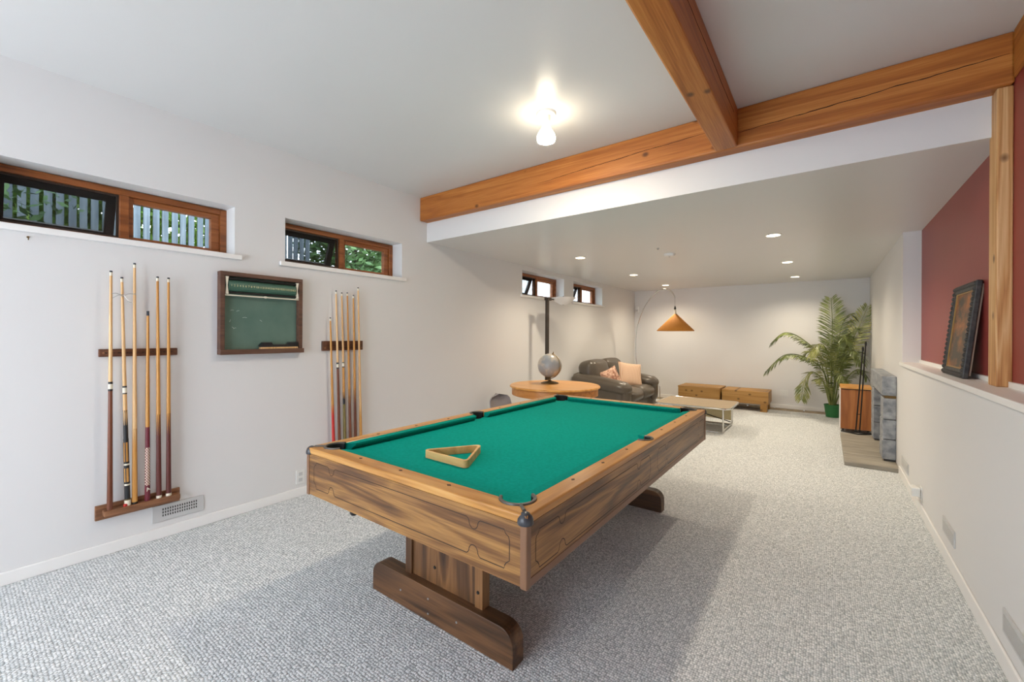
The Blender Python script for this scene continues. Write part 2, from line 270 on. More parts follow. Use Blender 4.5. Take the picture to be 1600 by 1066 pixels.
# ------------------------------------------------------------------ mesh helpers
class B:
    def __init__(s): s.v = []; s.f = []
    def add(s, vs, fs, m=None):
        n = len(s.v); s.v += [tuple(m @ Vector(p)) for p in vs] if m else [tuple(p) for p in vs]
        s.f += [tuple(i+n for i in f) for f in fs]; return s
    def box(s, a, b, m=None):
        x0, y0, z0 = a; x1, y1, z1 = b
        return s.add([(x0,y0,z0),(x1,y0,z0),(x1,y1,z0),(x0,y1,z0),(x0,y0,z1),(x1,y0,z1),(x1,y1,z1),(x0,y1,z1)],
                     [(0,3,2,1),(4,5,6,7),(0,1,5,4),(1,2,6,5),(2,3,7,6),(3,0,4,7)], m)
    def prism(s, poly, lo, hi, axis='Z', m=None):
        def P(u, v, w): return (u, v, w) if axis == 'Z' else ((w, u, v) if axis == 'X' else (u, w, v))
        n = len(poly); vs = [P(u, v, lo) for u, v in poly]+[P(u, v, hi) for u, v in poly]
        fs = [tuple(range(n-1, -1, -1)), tuple(range(n, 2*n))]+[(i, (i+1) % n, n+(i+1) % n, n+i) for i in range(n)]
        return s.add(vs, fs, m)
    def lathe(s, prof, seg=24, m=None, zig=None, cap=True, a0=0.0, a1=2*PI):
        full = abs(a1-a0-2*PI) < 1e-6; cnt = seg if full else seg+1
        vs = []; fs = []
        for j, (r, z) in enumerate(prof):
            for i in range(cnt):
                a = a0+(a1-a0)*i/seg; dz = zig[j]*(1 if i % 2 else -1) if zig and zig[j] else 0
                vs.append((r*math.cos(a), r*math.sin(a), z+dz))
        for j in range(len(prof)-1):
            for i in range(seg):
                k = (i+1) % cnt if full else i+1
                fs.append((j*cnt+i, j*cnt+k, (j+1)*cnt+k, (j+1)*cnt+i))
        if cap and full:
            if prof[0][0] > 1e-5: fs.append(tuple(range(seg-1, -1, -1)))
            if prof[-1][0] > 1e-5: fs.append(tuple((len(prof)-1)*seg+i for i in range(seg)))
        return s.add(vs, fs, m)
    def tube(s, pts, r, seg=8, closed=False, cap=True):
        pts = [Vector(p) for p in pts]; n = len(pts); rs = r if isinstance(r, (list, tuple)) else [r]*n
        T = []
        for i in range(n):
            a = pts[(i-1) % n] if (closed or i > 0) else pts[i]; b = pts[(i+1) % n] if (closed or i < n-1) else pts[i]
            T.append((b-a).normalized())
        up = Vector((0, 0, 1)) if abs(T[0].z) < .9 else Vector((1, 0, 0)); nrm = T[0].cross(up).normalized()
        vs = []; fs = []
        for i in range(n):
            nrm = (nrm-T[i]*nrm.dot(T[i])).normalized(); bn = T[i].cross(nrm)
            for k in range(seg):
                a = 2*PI*k/seg; vs.append(pts[i]+(nrm*math.cos(a)+bn*math.sin(a))*rs[i])
        for i in range(n if closed else n-1):
            j = (i+1) % n
            for k in range(seg): fs.append((i*seg+k, i*seg+(k+1) % seg, j*seg+(k+1) % seg, j*seg+k))
        if cap and not closed: fs.append(tuple(range(seg-1, -1, -1))); fs.append(tuple((n-1)*seg+k for k in range(seg)))
        return s.add(vs, fs)
    def ribbon(s, pts, w, fn, closed=False):
        P = [Vector((p[0], p[1])) for p in pts]; n = len(P); L_, R_ = [], []
        for i in range(n):
            a = P[(i-1) % n] if (closed or i > 0) else P[i]; b = P[(i+1) % n] if (closed or i < n-1) else P[i]
            t = (b-a).normalized(); nn = Vector((-t.y, t.x))*w/2; L_.append(P[i]+nn); R_.append(P[i]-nn)
        vs = [fn(p.x, p.y) for p in L_]+[fn(p.x, p.y) for p in R_]
        fs = [(i, (i+1) % n, n+(i+1) % n, n+i) for i in range(n if closed else n-1)]
        return s.add(vs, fs)
    def cushion(s, c, size, r=.06, puff=.03, n=6, m=None):
        """soft box: subdivided cube with rounded edges and bulging faces"""
        hx, hy, hz = [d/2 for d in size]; vs = []; fs = []; idx = {}
        g = [-1+2*i/(2*n) for i in range(2*n+1)]
        def key(p):
            k = tuple(round(q, 5) for q in p)
            if k not in idx:
                x, y, z = p; h = Vector((hx, hy, hz)); q = Vector((x*hx, y*hy, z*hz))
                inner = Vector([max(-(h[i]-r), min(h[i]-r, q[i])) for i in range(3)])
                d = q-inner
                if d.length > 1e-9: q = inner+d.normalized()*min(r, max(abs(d[0]), abs(d[1]), abs(d[2])))
                bx, by, bz_ = (1-x*x), (1-y*y), (1-z*z)
                q += Vector((puff*x*by*bz_ if abs(x) == 1 else 0, puff*y*bx*bz_ if abs(y) == 1 else 0, puff*z*bx*by if abs(z) == 1 else 0))
                vs.append(q+Vector(c) if not m else q); idx[k] = len(vs)-1
            return idx[k]
        for ax in range(3):
            for sgn in (-1, 1):
                for i in range(2*n):
                    for j in range(2*n):
                        q = []
                        for (u, v) in ((i, j), (i+1, j), (i+1, j+1), (i, j+1)):
                            p = [0, 0, 0]; p[ax] = sgn; p[(ax+1) % 3] = g[u]; p[(ax+2) % 3] = g[v]; q.append(key(p))
                        fs.append(tuple(q) if sgn > 0 else tuple(reversed(q)))
        return s.add(vs, fs, (Matrix.Translation(c) @ m) if m else None)
    def build(s, name, mat, parent=None, world=True, smooth=False, bevel=0, bseg=2, kind=None, label=None, flat_origin=False):
        vs = [Vector(p) for p in s.v]
        if parent is None:
            lo = Vector([min(p[i] for p in vs) for i in range(3)]); hi = Vector([max(p[i] for p in vs) for i in range(3)])
            org = Vector(((lo.x+hi.x)/2, (lo.y+hi.y)/2, lo.z))
        else:
            org = Vector((0, 0, 0)); p = parent
            while p is not None: org += p.location; p = p.parent
        if world: vs = [p-org for p in vs]
        me = bpy.data.meshes.new(name); me.from_pydata([tuple(p) for p in vs], [], s.f); me.update()
        bm = bmesh.new(); bm.from_mesh(me); bmesh.ops.recalc_face_normals(bm, faces=bm.faces); bm.to_mesh(me); bm.free()
        me.materials.append(M[mat] if isinstance(mat, str) else mat)
        if smooth:
            me.polygons.foreach_set('use_smooth', [True]*len(me.polygons))
            if smooth != 'all':
                me.update()
                try: me.set_sharp_from_angle(angle=math.radians(40))
                except Exception: pass
        o = bpy.data.objects.new(name, me); C.objects.link(o)
        if parent is not None: o.parent = parent
        elif world: o.location = org
        if bevel:
            b = o.modifiers.new('bevel', 'BEVEL'); b.width = bevel; b.segments = bseg; b.limit_method = 'ANGLE'; b.angle_limit = math.radians(40)
        if kind: o['kind'] = kind
        if label: o['label'] = label
        return o
def thing(name, label, cat, loc=(0, 0, 0), group=None, kind=None):
    o = bpy.data.objects.new(name, None); C.objects.link(o); o.location = loc; o.empty_display_size = .1
    o['label'] = label; o['category'] = cat
    if group: o['group'] = group
    if kind: o['kind'] = kind
    return o
def tag(o, label, cat, group=None, kind=None):
    o['label'] = label; o['category'] = cat
    if group: o['group'] = group
    if kind: o['kind'] = kind
    return o
def struct(b, name, mat, label, cat, **k): return tag(b.build(name, mat, **k), label, cat, kind='structure')
def copies(src, parent, locs):
    """more pieces like src: same mesh, shifted by each offset"""
    for d in locs:
        c = src.copy(); C.objects.link(c); c.parent = parent; c.location = Vector(src.location)+Vector(d)
def text(s, name, size, mat, parent, Mx, ext=.0004):
    cu = bpy.data.curves.new(name, 'FONT'); cu.body = s; cu.size = size; cu.extrude = ext; cu.align_x = 'CENTER'; cu.align_y = 'CENTER'
    t = bpy.data.objects.new(name, cu); C.objects.link(t); bpy.context.view_layer.update()
    me = bpy.data.meshes.new_from_object(t.evaluated_get(bpy.context.evaluated_depsgraph_get())); me.transform(Mx)
    bpy.data.objects.remove(t); o = bpy.data.objects.new(name, me); C.objects.link(o); me.materials.clear(); me.materials.append(M[mat]); o.parent = parent
    return o
def smoothpath(P, n=8):
    P = [Vector(p) for p in P]; out = []
    for i in range(len(P)-1):
        p0 = P[max(0, i-1)]; p1 = P[i]; p2 = P[i+1]; p3 = P[min(len(P)-1, i+2)]
        for k in range(n):
            t = k/n; out.append(.5*((2*p1)+(p2-p0)*t+(2*p0-5*p1+4*p2-p3)*t*t+(3*p1-p0-3*p2+p3)*t**3))
    return out+[P[-1]]

# ================================================================== THE SETTING
struct(B().box((XL, Y0, -.12), (XR, 9.13, 0)), 'floor', 'carpet', 'grey and white berber loop carpet across the long room', 'floor')
t = thing('trim_1', 'strip of brown slate tiles along the back wall', 'floor border', (-1.4, 9.26, 0), kind='structure')
B().box((XL, 9.13, -.12), (XR, YB, -.006)).build('grout_bed', 'slot', t)
q = None
for i in range(9):
    x = XL+.004+i*.456
    if q is None: q = B().box((x, 9.134, -.006), (x+.45, YB, .003)).build('tile', 'slate', t, bevel=.003)
    else: copies(q, t, [(i*.456, 0, 0)])

# left wall with four high window openings
WINS = [(.11, 1.28), (1.643, 2.815), (4.963, 6.17), (6.497, 7.667)]
b = B(); b.box((XL-.30, Y0, 0), (XL, YB, WZ0)).box((XL-.30, Y0, WZ1), (XL, YB, HC))
ys = [Y0]+[v for w in WINS for v in w]+[YB]
for i in range(0, len(ys), 2): b.box((XL-.30, ys[i], WZ0), (XL, ys[i+1], WZ1))
struct(b, 'wall_left', 'wall', 'long off-white wall with four small high windows', 'wall')
struct(B().box((XL-.30, YB, 0), (XRED+.4, YB+.2, HC)), 'wall_back', 'wall', 'off-white end wall behind the sofa and the palm', 'wall')
# right wall: low wall under the niche, full wall beyond with the firebox opening
b = B(); b.box((XR, Y0, 0), (XRED+.4, 5.52, 1.078))
b.box((XR, 5.52, 0), (XRED+.4, 6.22, S)).box((XR, 7.04, 0), (XRED+.4, YB, S)).box((XR, 6.22, .70), (XRED+.4, 7.04, S)).box((XR, 6.22, 0), (XRED+.4, 7.04, .05))
struct(b, 'wall_right', 'wall', 'off-white right wall with a long shelf niche and the fireplace', 'wall')
struct(B().box((XRED, Y0, 1.078), (XRED+.4, 5.52, HC)), 'wall_red', 'red', 'dark red wall at the back of the shelf niche', 'wall')
# ceilings
struct(B().box((XL, Y0, HC), (XRED, YS, HC+.2)), 'ceiling', 'ceil', 'high pale ceiling over the pool table', 'ceiling')
struct(B().box((XL, YS, S), (XR, YB, HC)).box((XR, YS, S), (XRED, 5.52, HC)), 'ceiling_low', 'ceil', 'lowered ceiling with recessed lights over the far sitting area', 'ceiling')
struct(B().box((XL, YS-.012, S), (XRED, YS, BZ)), 'trim_2', 'wall', 'white painted fascia below the timber cross beam', 'fascia')
# rear wall behind the photographer with added glazed doors, out of view
b = B(); b.box((XL-.3, Y0-.2, 0), (-3.40, Y0, HC)).box((-.40, Y0-.2, 0), (XRED+.4, Y0, HC)).box((-3.40, Y0-.2, 2.4), (-.40, Y0, HC)).box((-3.40, Y0-.2, 0), (-.40, Y0, .25))
struct(b, 'wall_rear', 'wall', 'off-white wall with wide added glazed doors behind the photographer', 'wall')
t = thing('added_door_1', 'wide unseen glazed doors added around the daylight area light', 'glass door', (-1.9, Y0-.1, .25), kind='structure')
for x in (-3.40, -1.925, -.45): B().box((x, Y0-.14, .25), (x+.05, Y0-.06, 2.4)).build('door_stile', 'winwood', t)
for z in (.25, 2.33): B().box((-3.35, Y0-.135, z), (-.45, Y0-.065, z+.07)).build('door_rail', 'winwood', t)
# sill of the niche
struct(B().box((XR-.02, Y0, 1.078), (XRED, 5.555, 1.11)), 'trim_3', 'trimw', 'white painted sill along the red niche', 'sill', bevel=.004)
struct(B().box((XRED-.014, Y0, 1.11), (XRED, 3.07, 1.138)).box((XRED-.014, 3.19, 1.11), (XRED, 5.52, 1.138)), 'trim_4', 'trimw', 'small white strip where the sill meets the red wall', 'trim')
# baseboards
for nm, a, c_, lb in (('baseboard_left', (XL, Y0, 0), (XL+.013, YB-.013, .072), 'white baseboard along the left wall'),
                     ('baseboard_back', (XL+.013, YB-.013, .003), (XR-.013, YB, .075), 'white baseboard along the end wall'),
                     ('baseboard_right', (XR-.013, Y0, 0), (XR, 5.64, .082), 'white baseboard below the niche wall'),
                     ('baseboard_right_far', (XR-.013, 7.32, 0), (XR, YB, .082), 'white baseboard beyond the fireplace')):
    struct(B().box(a, c_), nm, 'trimw', lb, 'baseboard', bevel=.005)

# timber beams
def irregular(L_, base, amp, n, seed):
    rnd = random.Random(seed); y = 0; out = []
    for i in range(n+1):
        y = y*.82+rnd.uniform(-amp, amp); out.append((L_*i/n, base(i/n)+y))
    return out
t = thing('cross_beam', 'long orange fir cross beam spanning the room below the ceiling', 'beam', (-1.4, YBM+.06, BZ))
B().box((XL, YBM, BZ), (XRED, YS+.03, HC)).build('timber', 'beamX', t, bevel=.012)
def crackmesh(x0, x1, zf, seed, wmax=.007):
    rnd = random.Random(seed); b = B(); n = 46; top = []; bot = []; y = 0
    for i in range(n+1):
        u = i/n; y = y*.88+rnd.uniform(-.0022, .0022); w = wmax*(.25+.75*math.sin(PI*u)**.5)*rnd.uniform(.5, 1)
        x = x0+(x1-x0)*u; z = zf(u)+y; top.append((x, z+w/2)); bot.append((x, z-w/2))
    b.prism(top+bot[::-1], YBM-.0012, YBM+.004, 'Y'); return b
crackmesh(-2.0, -.60, lambda u: 2.66+.055*u, 3, .0045).build('crack', 'crack', t)
crackmesh(-.46, .70, lambda u: 2.66+.06*u, 5, .006).build('crack', 'crack', t)
t = thing('ceiling_beam', 'orange fir beam running towards the camera above the pool table', 'beam', (-.53, 1, BZ))
B().box((-.597, Y0, BZ), (-.465, YBM, HC)).build('timber', 'beamY', t, bevel=.010)
b = B(); rnd = random.Random(9); tp = []; bt = []; y = 0
for i in range(60):
    y = y*.88+rnd.uniform(-.0022, .0022); w = .004*rnd.uniform(.4, 1); tp.append((.3+2.6*i/59, 2.735+y+w/2)); bt.append((.3+2.6*i/59, 2.735+y-w/2))
b.prism(tp+bt[::-1], -.469, -.4638, 'X'); b.build('crack', 'crack', t)
tag(B().box((.664, 3.07, 1.11), (XRED, 3.19, BZ)).build('timber_post', 'postZ', bevel=.006), 'raw fir post standing on the white niche sill', 'post')
t = thing('edge_beam', 'brown timber end at the top of the red wall beside the cross beam', 'beam', (.70, 2.2, BZ))
B().box((.712, 1.2, BZ+.02), (XRED, YBM-.004, HC)).build('timber', 'beamY', t, bevel=.008)

# ------------------------------------------------------------------ windows
def window(n, y0, y1, label, dark_left=True):
    t = thing('window_%d' % n, label, 'window', (XL-.15, (y0+y1)/2, WZ0), kind='structure')
    xi, xo = XL-.15, XL-.22; z0, z1 = WZ0+.004, WZ1-.004; ym = (y0+y1)/2+.0; f = .042
    fr = B()
    fr.box((xo, y0, z0), (xi, y0+f, z1)).box((xo, y1-f, z0), (xi, y1, z1)).box((xo, y0+f, z1-f), (xi, y1-f, z1)).box((xo, y0+f, z0), (xi, y1-f, z0+.032))
    fr.build('frame', 'winwood', t, bevel=.004)
    B().box((xo, ym-.024, z0+.032), (xi+.006, ym+.024, z1-f)).build('mullion', 'winwood', t, bevel=.004)
    # fixed sash on the far side
    a, c_ = ym+.024, y1-f; s_ = .036; zz0, zz1 = z0+.032, z1-f; X0, X1 = xo+.006, xi-.018
    sb = B().box((X0, a, zz0), (X1, a+s_*.7, zz1)).box((X0, c_-s_*1.5, zz0), (X1, c_, zz1)).box((X0, a+s_*.7, zz1-s_), (X1, c_-s_*1.5, zz1)).box((X0, a+s_*.7, zz0), (X1, c_-s_*1.5, zz0+s_*.5))
    fs_ = sb.build('fixed_sash', 'winwood', t, bevel=.003)
    B().box((X0+.016, a+s_*.7, zz0+s_*.5), (X0+.020, c_-s_*1.5, zz1-s_)).build('pane', 'glass', fs_)
    # awning sash on the near side, hinged at the top and pushed out, with an insect screen inside
    a, c_ = y0+f, ym-.024; hinge = Vector((xo+.01, 0, zz1)); R = Matrix.Translation(hinge) @ Matrix.Rotation(math.radians(22), 4, 'Y') @ Matrix.Translation(-hinge)
    ss = .048
    sb = B().box((xo-.02, a, zz0), (xo+.012, a+ss, zz1), R).box((xo-.02, c_-ss, zz0), (xo+.012, c_, zz1), R).box((xo-.02, a+ss, zz1-ss), (xo+.012, c_-ss, zz1), R).box((xo-.02, a+ss, zz0), (xo+.012, c_-ss, zz0+ss*.6), R)
    sa = sb.build('awning_sash', 'windark', t)
    B().box((xo-.006, a+ss, zz0+ss*.6), (xo-.002, c_-ss, zz1-ss), R).build('pane', 'glass', sa)
    e = .012
    sb = B().box((xi-.024, a, zz0), (xi-.014, a+e, zz1)).box((xi-.024, c_-e, zz0), (xi-.014, c_, zz1)).box((xi-.024, a+e, zz1-e), (xi-.014, c_-e, zz1)).box((xi-.024, a+e, zz0), (xi-.014, c_-e, zz0+e))
    sf = sb.build('screen_frame', 'windark', t)
    B().box((xi-.020, a+e, zz0+e), (xi-.0185, c_-e, zz1-e)).build('insect_screen', 'screen', sf)
    B().box((XL-.15, y0-.05 if False else y0, WZ0-.0), (XL, y1, WZ0+.004)).build('sill_lining', 'trimw', t)
    B().box((XL, y0-.045, WZ0-.031), (XL+.028, y1+.042, WZ0+.004)).build('window_sill', 'trimw', t, bevel=.004)
window(1, *WINS[0], 'high cedar window looking onto the fence, nearest the camera')
window(2, *WINS[1], 'high cedar window looking onto green bushes, above the second cue rack')
window(3, *WINS[2], 'small high window beside the floor lamp in the far room')
window(4, *WINS[3], 'small high window farthest from the camera, above the sofa')

# ------------------------------------------------------------------ outside the windows
struct(B().box((-14, -6, .9), (XL-.30, 18, 1.66)), 'ground', 'earth', 'raised garden soil outside the high windows', 'ground')
t = thing('garden_fence', 'weathered blue-grey board fence outside the nearest window', 'fence', (-4.85, .8, 1.66))
bo = B().box((-4.86, -1.0, 1.66), (-4.84, -.956, 3.3)).build('board', 'fence', t)
copies(bo, t, [(random.uniform(-.01, .01), .066*i+random.uniform(-.004, .004), 0) for i in range(1, 54)])
for z in (1.95, 2.95): B().box((-4.90, -1.0, z), (-4.862, 2.5, z+.08)).build('rail', 'fence', t)
def shrub(loc, size, nleaf, mat, label, leaf=.055, seed=0):
    rnd = random.Random(seed); b = B()
    for i in range(nleaf):
        while True:
            p = Vector((rnd.uniform(-1, 1), rnd.uniform(-1, 1), rnd.uniform(0, 1)))
            if (p.x**2+p.y**2+(p.z*2-1)**2) < 1: break
        c = Vector(loc)+Vector((p.x*size[0], p.y*size[1], p.z*size[2]+.08))
        d = Vector((rnd.uniform(-1, 1), rnd.uniform(-1, 1), rnd.uniform(-.7, .7))).normalized(); w = d.cross(Vector((rnd.uniform(-1, 1), rnd.uniform(-1, 1), rnd.uniform(-1, 1)))).normalized()
        l = leaf*rnd.uniform(.6, 1.3); b.add([c-d*l, c+w*l*.42, c+d*l, c-w*l*.42], [(0, 1, 2, 3)])
    t = thing('shrub', label, 'shrub', loc, group='bushes outside the windows')
    b.build('foliage', mat, t, kind='stuff')
    s = B()
    for k in range(5):
        a = k*1.3; s.tube([loc, Vector(loc)+Vector((math.cos(a)*size[0]*.3, math.sin(a)*size[1]*.3, size[2]*.5))], [.02, .008], 6)
    s.build('stem', 'darkmetal', t)
shrub((-5.7, .6, 1.66), (.6, 1.6, 1.9), 6500, 'hedge1', 'bright green bush showing between the fence boards', .075, seed=1)
shrub((-4.5, .35, 1.66), (.16, .28, .9), 160, 'hedge2', 'dark bush in front of the fence at the nearest window', .04, seed=2)
shrub((-5.1, 3.25, 1.66), (.42, .80, 1.9), 5200, 'hedge2', 'deep green bush outside the second window, nearer the camera', seed=3)
shrub((-5.9, 5.2, 1.66), (.5, .95, 1.9), 5600, 'hedge1', 'light green bush outside the second window, farther along', seed=4)
t = thing('neighbour_wall', 'white lapped siding of the house next door seen through the far windows', 'house wall', (-6.4, 11.0, 1.66))
sd = B().prism([(-6.42, 1.66), (-6.372, 1.66), (-6.395, 1.86), (-6.42, 1.86)], 7.0, 15.0, 'Y').build('siding_board', 'siding', t)
copies(sd, t, [(0, 0, .185*i) for i in range(1, 13)])

# ================================================================== POOL TABLE
TX, TY = -1.46, 2.375; HW, HL = .691, 1.257; ZT, ZR, ZB, ZBED = .736, .768, .530, .730
pt = thing('pool_table', 'walnut pool table with green felt and jigsaw inlay lines on its skirt', 'pool table', (TX, TY, 0))
PCX, PCY, PR = .578, 1.150, .066
def arc(cx_, cy_, r, a0, a1, n=10): return [(cx_+r*math.cos(math.radians(a0+(a1-a0)*i/n)), cy_+r*math.sin(math.radians(a0+(a1-a0)*i/n))) for i in range(n+1)]
def T2(poly, sx=1, sy=1): return [(TX+x*sx, TY+y*sy) for x, y in poly]
WX, WY = .61, 1.175
aN = 180+math.degrees(math.asin((WY-PCY)/PR)); aS = math.degrees(math.acos((WX-PCX)/PR))
endr = [(-HW, -HL), (HW, -HL)]+arc(PCX, -PCY, PR, 315, aN)+[(-x, y) for x, y in arc(PCX, -PCY, PR, 315, aN)[::-1]]
sider = [(HW, -HL), (HW, HL)]+[(x, -y) for x, y in arc(PCX, -PCY, PR, -45, aS)]+arc(.617, 0, .058, 97, -97)+arc(PCX, -PCY, PR, -45, aS)[::-1]
def railpart(poly, mat):
    # rounded outer top edge: a stepped prism with slightly inset top
    o = B().prism(poly, ZT, ZR, 'Z').build('rail', mat, pt)
    bv = o.modifiers.new('bevel', 'BEVEL'); bv.width = .007; bv.segments = 3; bv.limit_method = 'ANGLE'; bv.angle_limit = math.radians(60); return o
RL = {('e', -1): railpart(T2(endr), 'railX'), ('e', 1): railpart(T2(endr, 1, -1), 'railX'), ('s', 1): railpart(T2(sider), 'railY'), ('s', -1): railpart(T2(sider, -1, 1), 'railY')}
# sights set into the rails
sg = B().prism([(-.012, 0), (0, -.008), (.012, 0), (0, .008)], ZR-.001, ZR+.0012, 'Z').build('sight', 'sight', RL['e', -1], world=False)
sg.location = (-.29, -1.207, 0)
locs = [(x, y*1.207) for x in (-.29, 0, .29) for y in (-1, 1)][1:]+[(s*.641, y) for s in (-1, 1) for y in (-.857, -.572, -.286, .286, .572, .857)]
for x, y in locs:
    c = sg.copy(); C.objects.link(c); c.location = (x, y, 0)
    c.parent = RL['s', 1 if x > 0 else -1] if abs(x) > .6 else RL['e', 1 if y > 0 else -1]
    if abs(x) > .6: c.rotation_euler = (0, 0, PI/2)
# cloth bed with pocket cut-outs
BX, BY, pr = .612, 1.184, .043
a1 = math.degrees(math.acos((BX-PCX)/pr)); a2 = 180+math.degrees(math.asin((BY-PCY)/pr))
q = arc(PCX, -PCY, pr, a1, a2, 12)             # near right corner, from the side rail to the end rail
bed = [(-x, y) for x, y in q]+q[::-1]          # along the near end
bed += arc(.640, 0, .042, 228, 132, 8)
bed += [(x, -y) for x, y in q]+[(-x, -y) for x, y in q[::-1]]
bed += [(-x, -y) for x, y in arc(.640, 0, .042, 228, 132, 8)]
B().prism(T2(bed), ZBED-.026, ZBED, 'Z').build('cloth_bed', 'felt', pt)
# cushions: slanted noses, mitred towards the pockets
def cush(p0, p1, q0, q1, name='cushion'):
    (ax, ay), (bx, by) = p0, p1; (cx_, cy_), (dx, dy) = q0, q1      # p: at the wood, q: at the nose
    vs = [(ax, ay, ZR-.002), (bx, by, ZR-.002), (dx, dy, ZR-.004), (cx_, cy_, ZR-.004), (ax, ay, ZBED), (bx, by, ZBED),
          (dx+(bx-dx)*.55, dy+(by-dy)*.55, ZBED), (cx_+(ax-cx_)*.55, cy_+(ay-cy_)*.55, ZBED), (dx, dy, ZR-.013), (cx_, cy_, ZR-.013)]
    vs = [(TX+x, TY+y, z) for x, y, z in vs]
    fs = [(0, 1, 2, 3), (3, 2, 8, 9), (9, 8, 6, 7), (4, 7, 6, 5), (0, 4, 5, 1), (0, 3, 9, 7, 4), (1, 5, 6, 8, 2)]
    B().add(vs, fs).build(name, 'cushion', pt)
NX, NY = .568, 1.137
for s in (-1, 1):
    cush((-.517, s*WY), (.517, s*WY), (-.478, s*NY), (.478, s*NY))
    for u in (-1, 1):
        cush((s*WX, u*1.091), (s*WX, u*.058), (s*NX, u*1.050), (s*NX, u*.076))
# pockets
for x in (-1, 1):
    for y in (-1, 0, 1):
        cx_, cy_ = (PCX*x, PCY*y) if y else (.622*x, 0); r = .060 if y else .053
        mt = Matrix.Translation((TX+cx_, TY+cy_, 0))
        p = B().lathe([(.002, .60), (r-.008, .60), (r-.004, .64), (r-.003, .700), (r+.003, .700), (r+.003, .63), (r, .59), (.002, .59)], 28, mt, cap=False).build('pocket', 'pocket', pt, smooth=True)
        if y: base = math.degrees(math.atan2(y, x)); lo_, hi_ = base-112, base+112
        else: base = 0 if x > 0 else 180; lo_, hi_ = base-96, base+96
        B().lathe([(r-.004, .699), (r-.004, ZR-.003), (r+.003, ZR-.003), (r+.003, .699), (r-.004, .699)], 24, mt, a0=math.radians(lo_), a1=math.radians(hi_)).build('pocket_liner', 'pocket', pt, smooth=True)
        prof = [(r-.004, ZR-.004), (r-.004, ZR+.003), (r, ZR+.006), (r+.007, ZR+.005), (r+.009, ZR-.003)]
        B().lathe(prof, 24, mt, a0=math.radians(lo_), a1=math.radians(hi_)).build('pocket_rim', 'ring', pt, smooth=True)
        if y:
            # charcoal shield over the mitred corner, with its stem up to the rim
            cp = thing; k = Matrix.Translation((TX+x*(HW-.018), TY+y*(HL-.018), .7435)) @ Matrix.Rotation(math.radians(base), 4, 'Z')
            B().lathe([(.026, -.010), (.0275, -.004), (.026, .008), (.021, .019), (.012, .027), (.002, .030)], 20, k).build('corner_cap', 'gcap', pt, smooth=True)
            B().tube([(TX+x*(HW-.030), TY+y*(HL-.030), ZR+.001), (TX+x*(PCX+r*.74), TY+y*(PCY+r*.74), ZR+.002)], .006, 8).build('cap_stem', 'ring', pt, smooth=True)
# skirt panels, corner posts, bottom trim
e = .688; SK = {}
for s in (-1, 1):
    SK['e', s] = B().box((TX-e+.02, TY+s*(HL-.003)-.018*(s > 0), ZB), (TX+e-.02, TY+s*(HL-.003)+.018*(s < 0), ZT)).build('skirt_panel', 'walX', pt)
    SK['s', s] = B().box((TX+s*e-.018*(s > 0), TY-HL+.021, ZB), (TX+s*e+.018*(s < 0), TY+HL-.021, ZT)).build('skirt_panel', 'walY', pt)
    B().box((TX+s*(e+.0015)-.004*(s > 0), TY-HL+.021, ZB-.001), (TX+s*(e+.0015)+.004*(s < 0), TY+HL-.021, ZB+.026)).build('skirt_trim', 'post', pt)
    for u in (-1, 1):
        poly = [(HW-.026, -HL), (HW-.006, -HL), (HW-.0015, -HL+.0015), (HW, -HL+.006), (HW, -HL+.026), (HW-.012, -HL+.026), (HW-.012, -HL+.012), (HW-.026, -HL+.012)]
        B().prism(T2(poly, s, u), ZB-.004, ZT, 'Z').build('corner_post', 'post', pt, bevel=.0015)
B().box((TX-e+.02, TY-HL+.022, ZB+.012), (TX+e-.02, TY+HL-.022, ZB+.03)).build('bottom_board', 'dwX', pt)
# jigsaw outlines grooved into the skirt
def jig(L_, h, r=.026, c=.022):
    o = []
    def dip(x, y, s, fwd):
        a = [(x+fwd*(-r*1.25), y), (x+fwd*(-r*.95), y-s*.006)]
        for i in range(9):
            th = PI*(i/8); a.append((x-fwd*r*.82*math.cos(th), y-s*(.012+r*.95*math.sin(th))))
        return a+[(x+fwd*r*.95, y-s*.006), (x+fwd*r*1.25, y)]
    o += [(c, h)]+dip(.155*L_ if L_ < 1.2 else .16, h, 1, 1)+dip(L_-(.155*L_ if L_ < 1.2 else .16), h, 1, 1)+[(L_-c, h)]
    o += [(L_-c*.75, h-c*.55), (L_-c*.2, h-c*.85), (L_, h-c*1.4), (L_, c*1.4), (L_-c*.55, c*1.0), (L_-c*.9, c*.5), (L_-c, 0)]
    o += dip(L_-(.155*L_ if L_ < 1.2 else .16), 0, -1, -1)+dip(.155*L_ if L_ < 1.2 else .16, 0, -1, -1)+[(c, 0)]
    o += [(c*.9, c*.5), (c*.55, c), (0, c*1.4), (0, h-c*1.4), (c*.2, h-c*.85), (c*.75, h-c*.55)]
    return o
jz = ZB+.040; jh = .130
for s in (-1, 1):
    Yf = TY+s*(HL-.003+.0006)
    B().ribbon(jig(1.24, jh), .0035, lambda u, v: (TX-.62+u, Yf, jz+v), True).build('inlay_line', 'line', SK['e', s])
    Xf = TX+s*(e+.0006)
    for y0 in (TY-1.20, TY+.06):
        B().ribbon(jig(1.14, jh), .0035, lambda u, v: (Xf, y0+u, jz+v), True).build('inlay_line', 'line', SK['s', s])
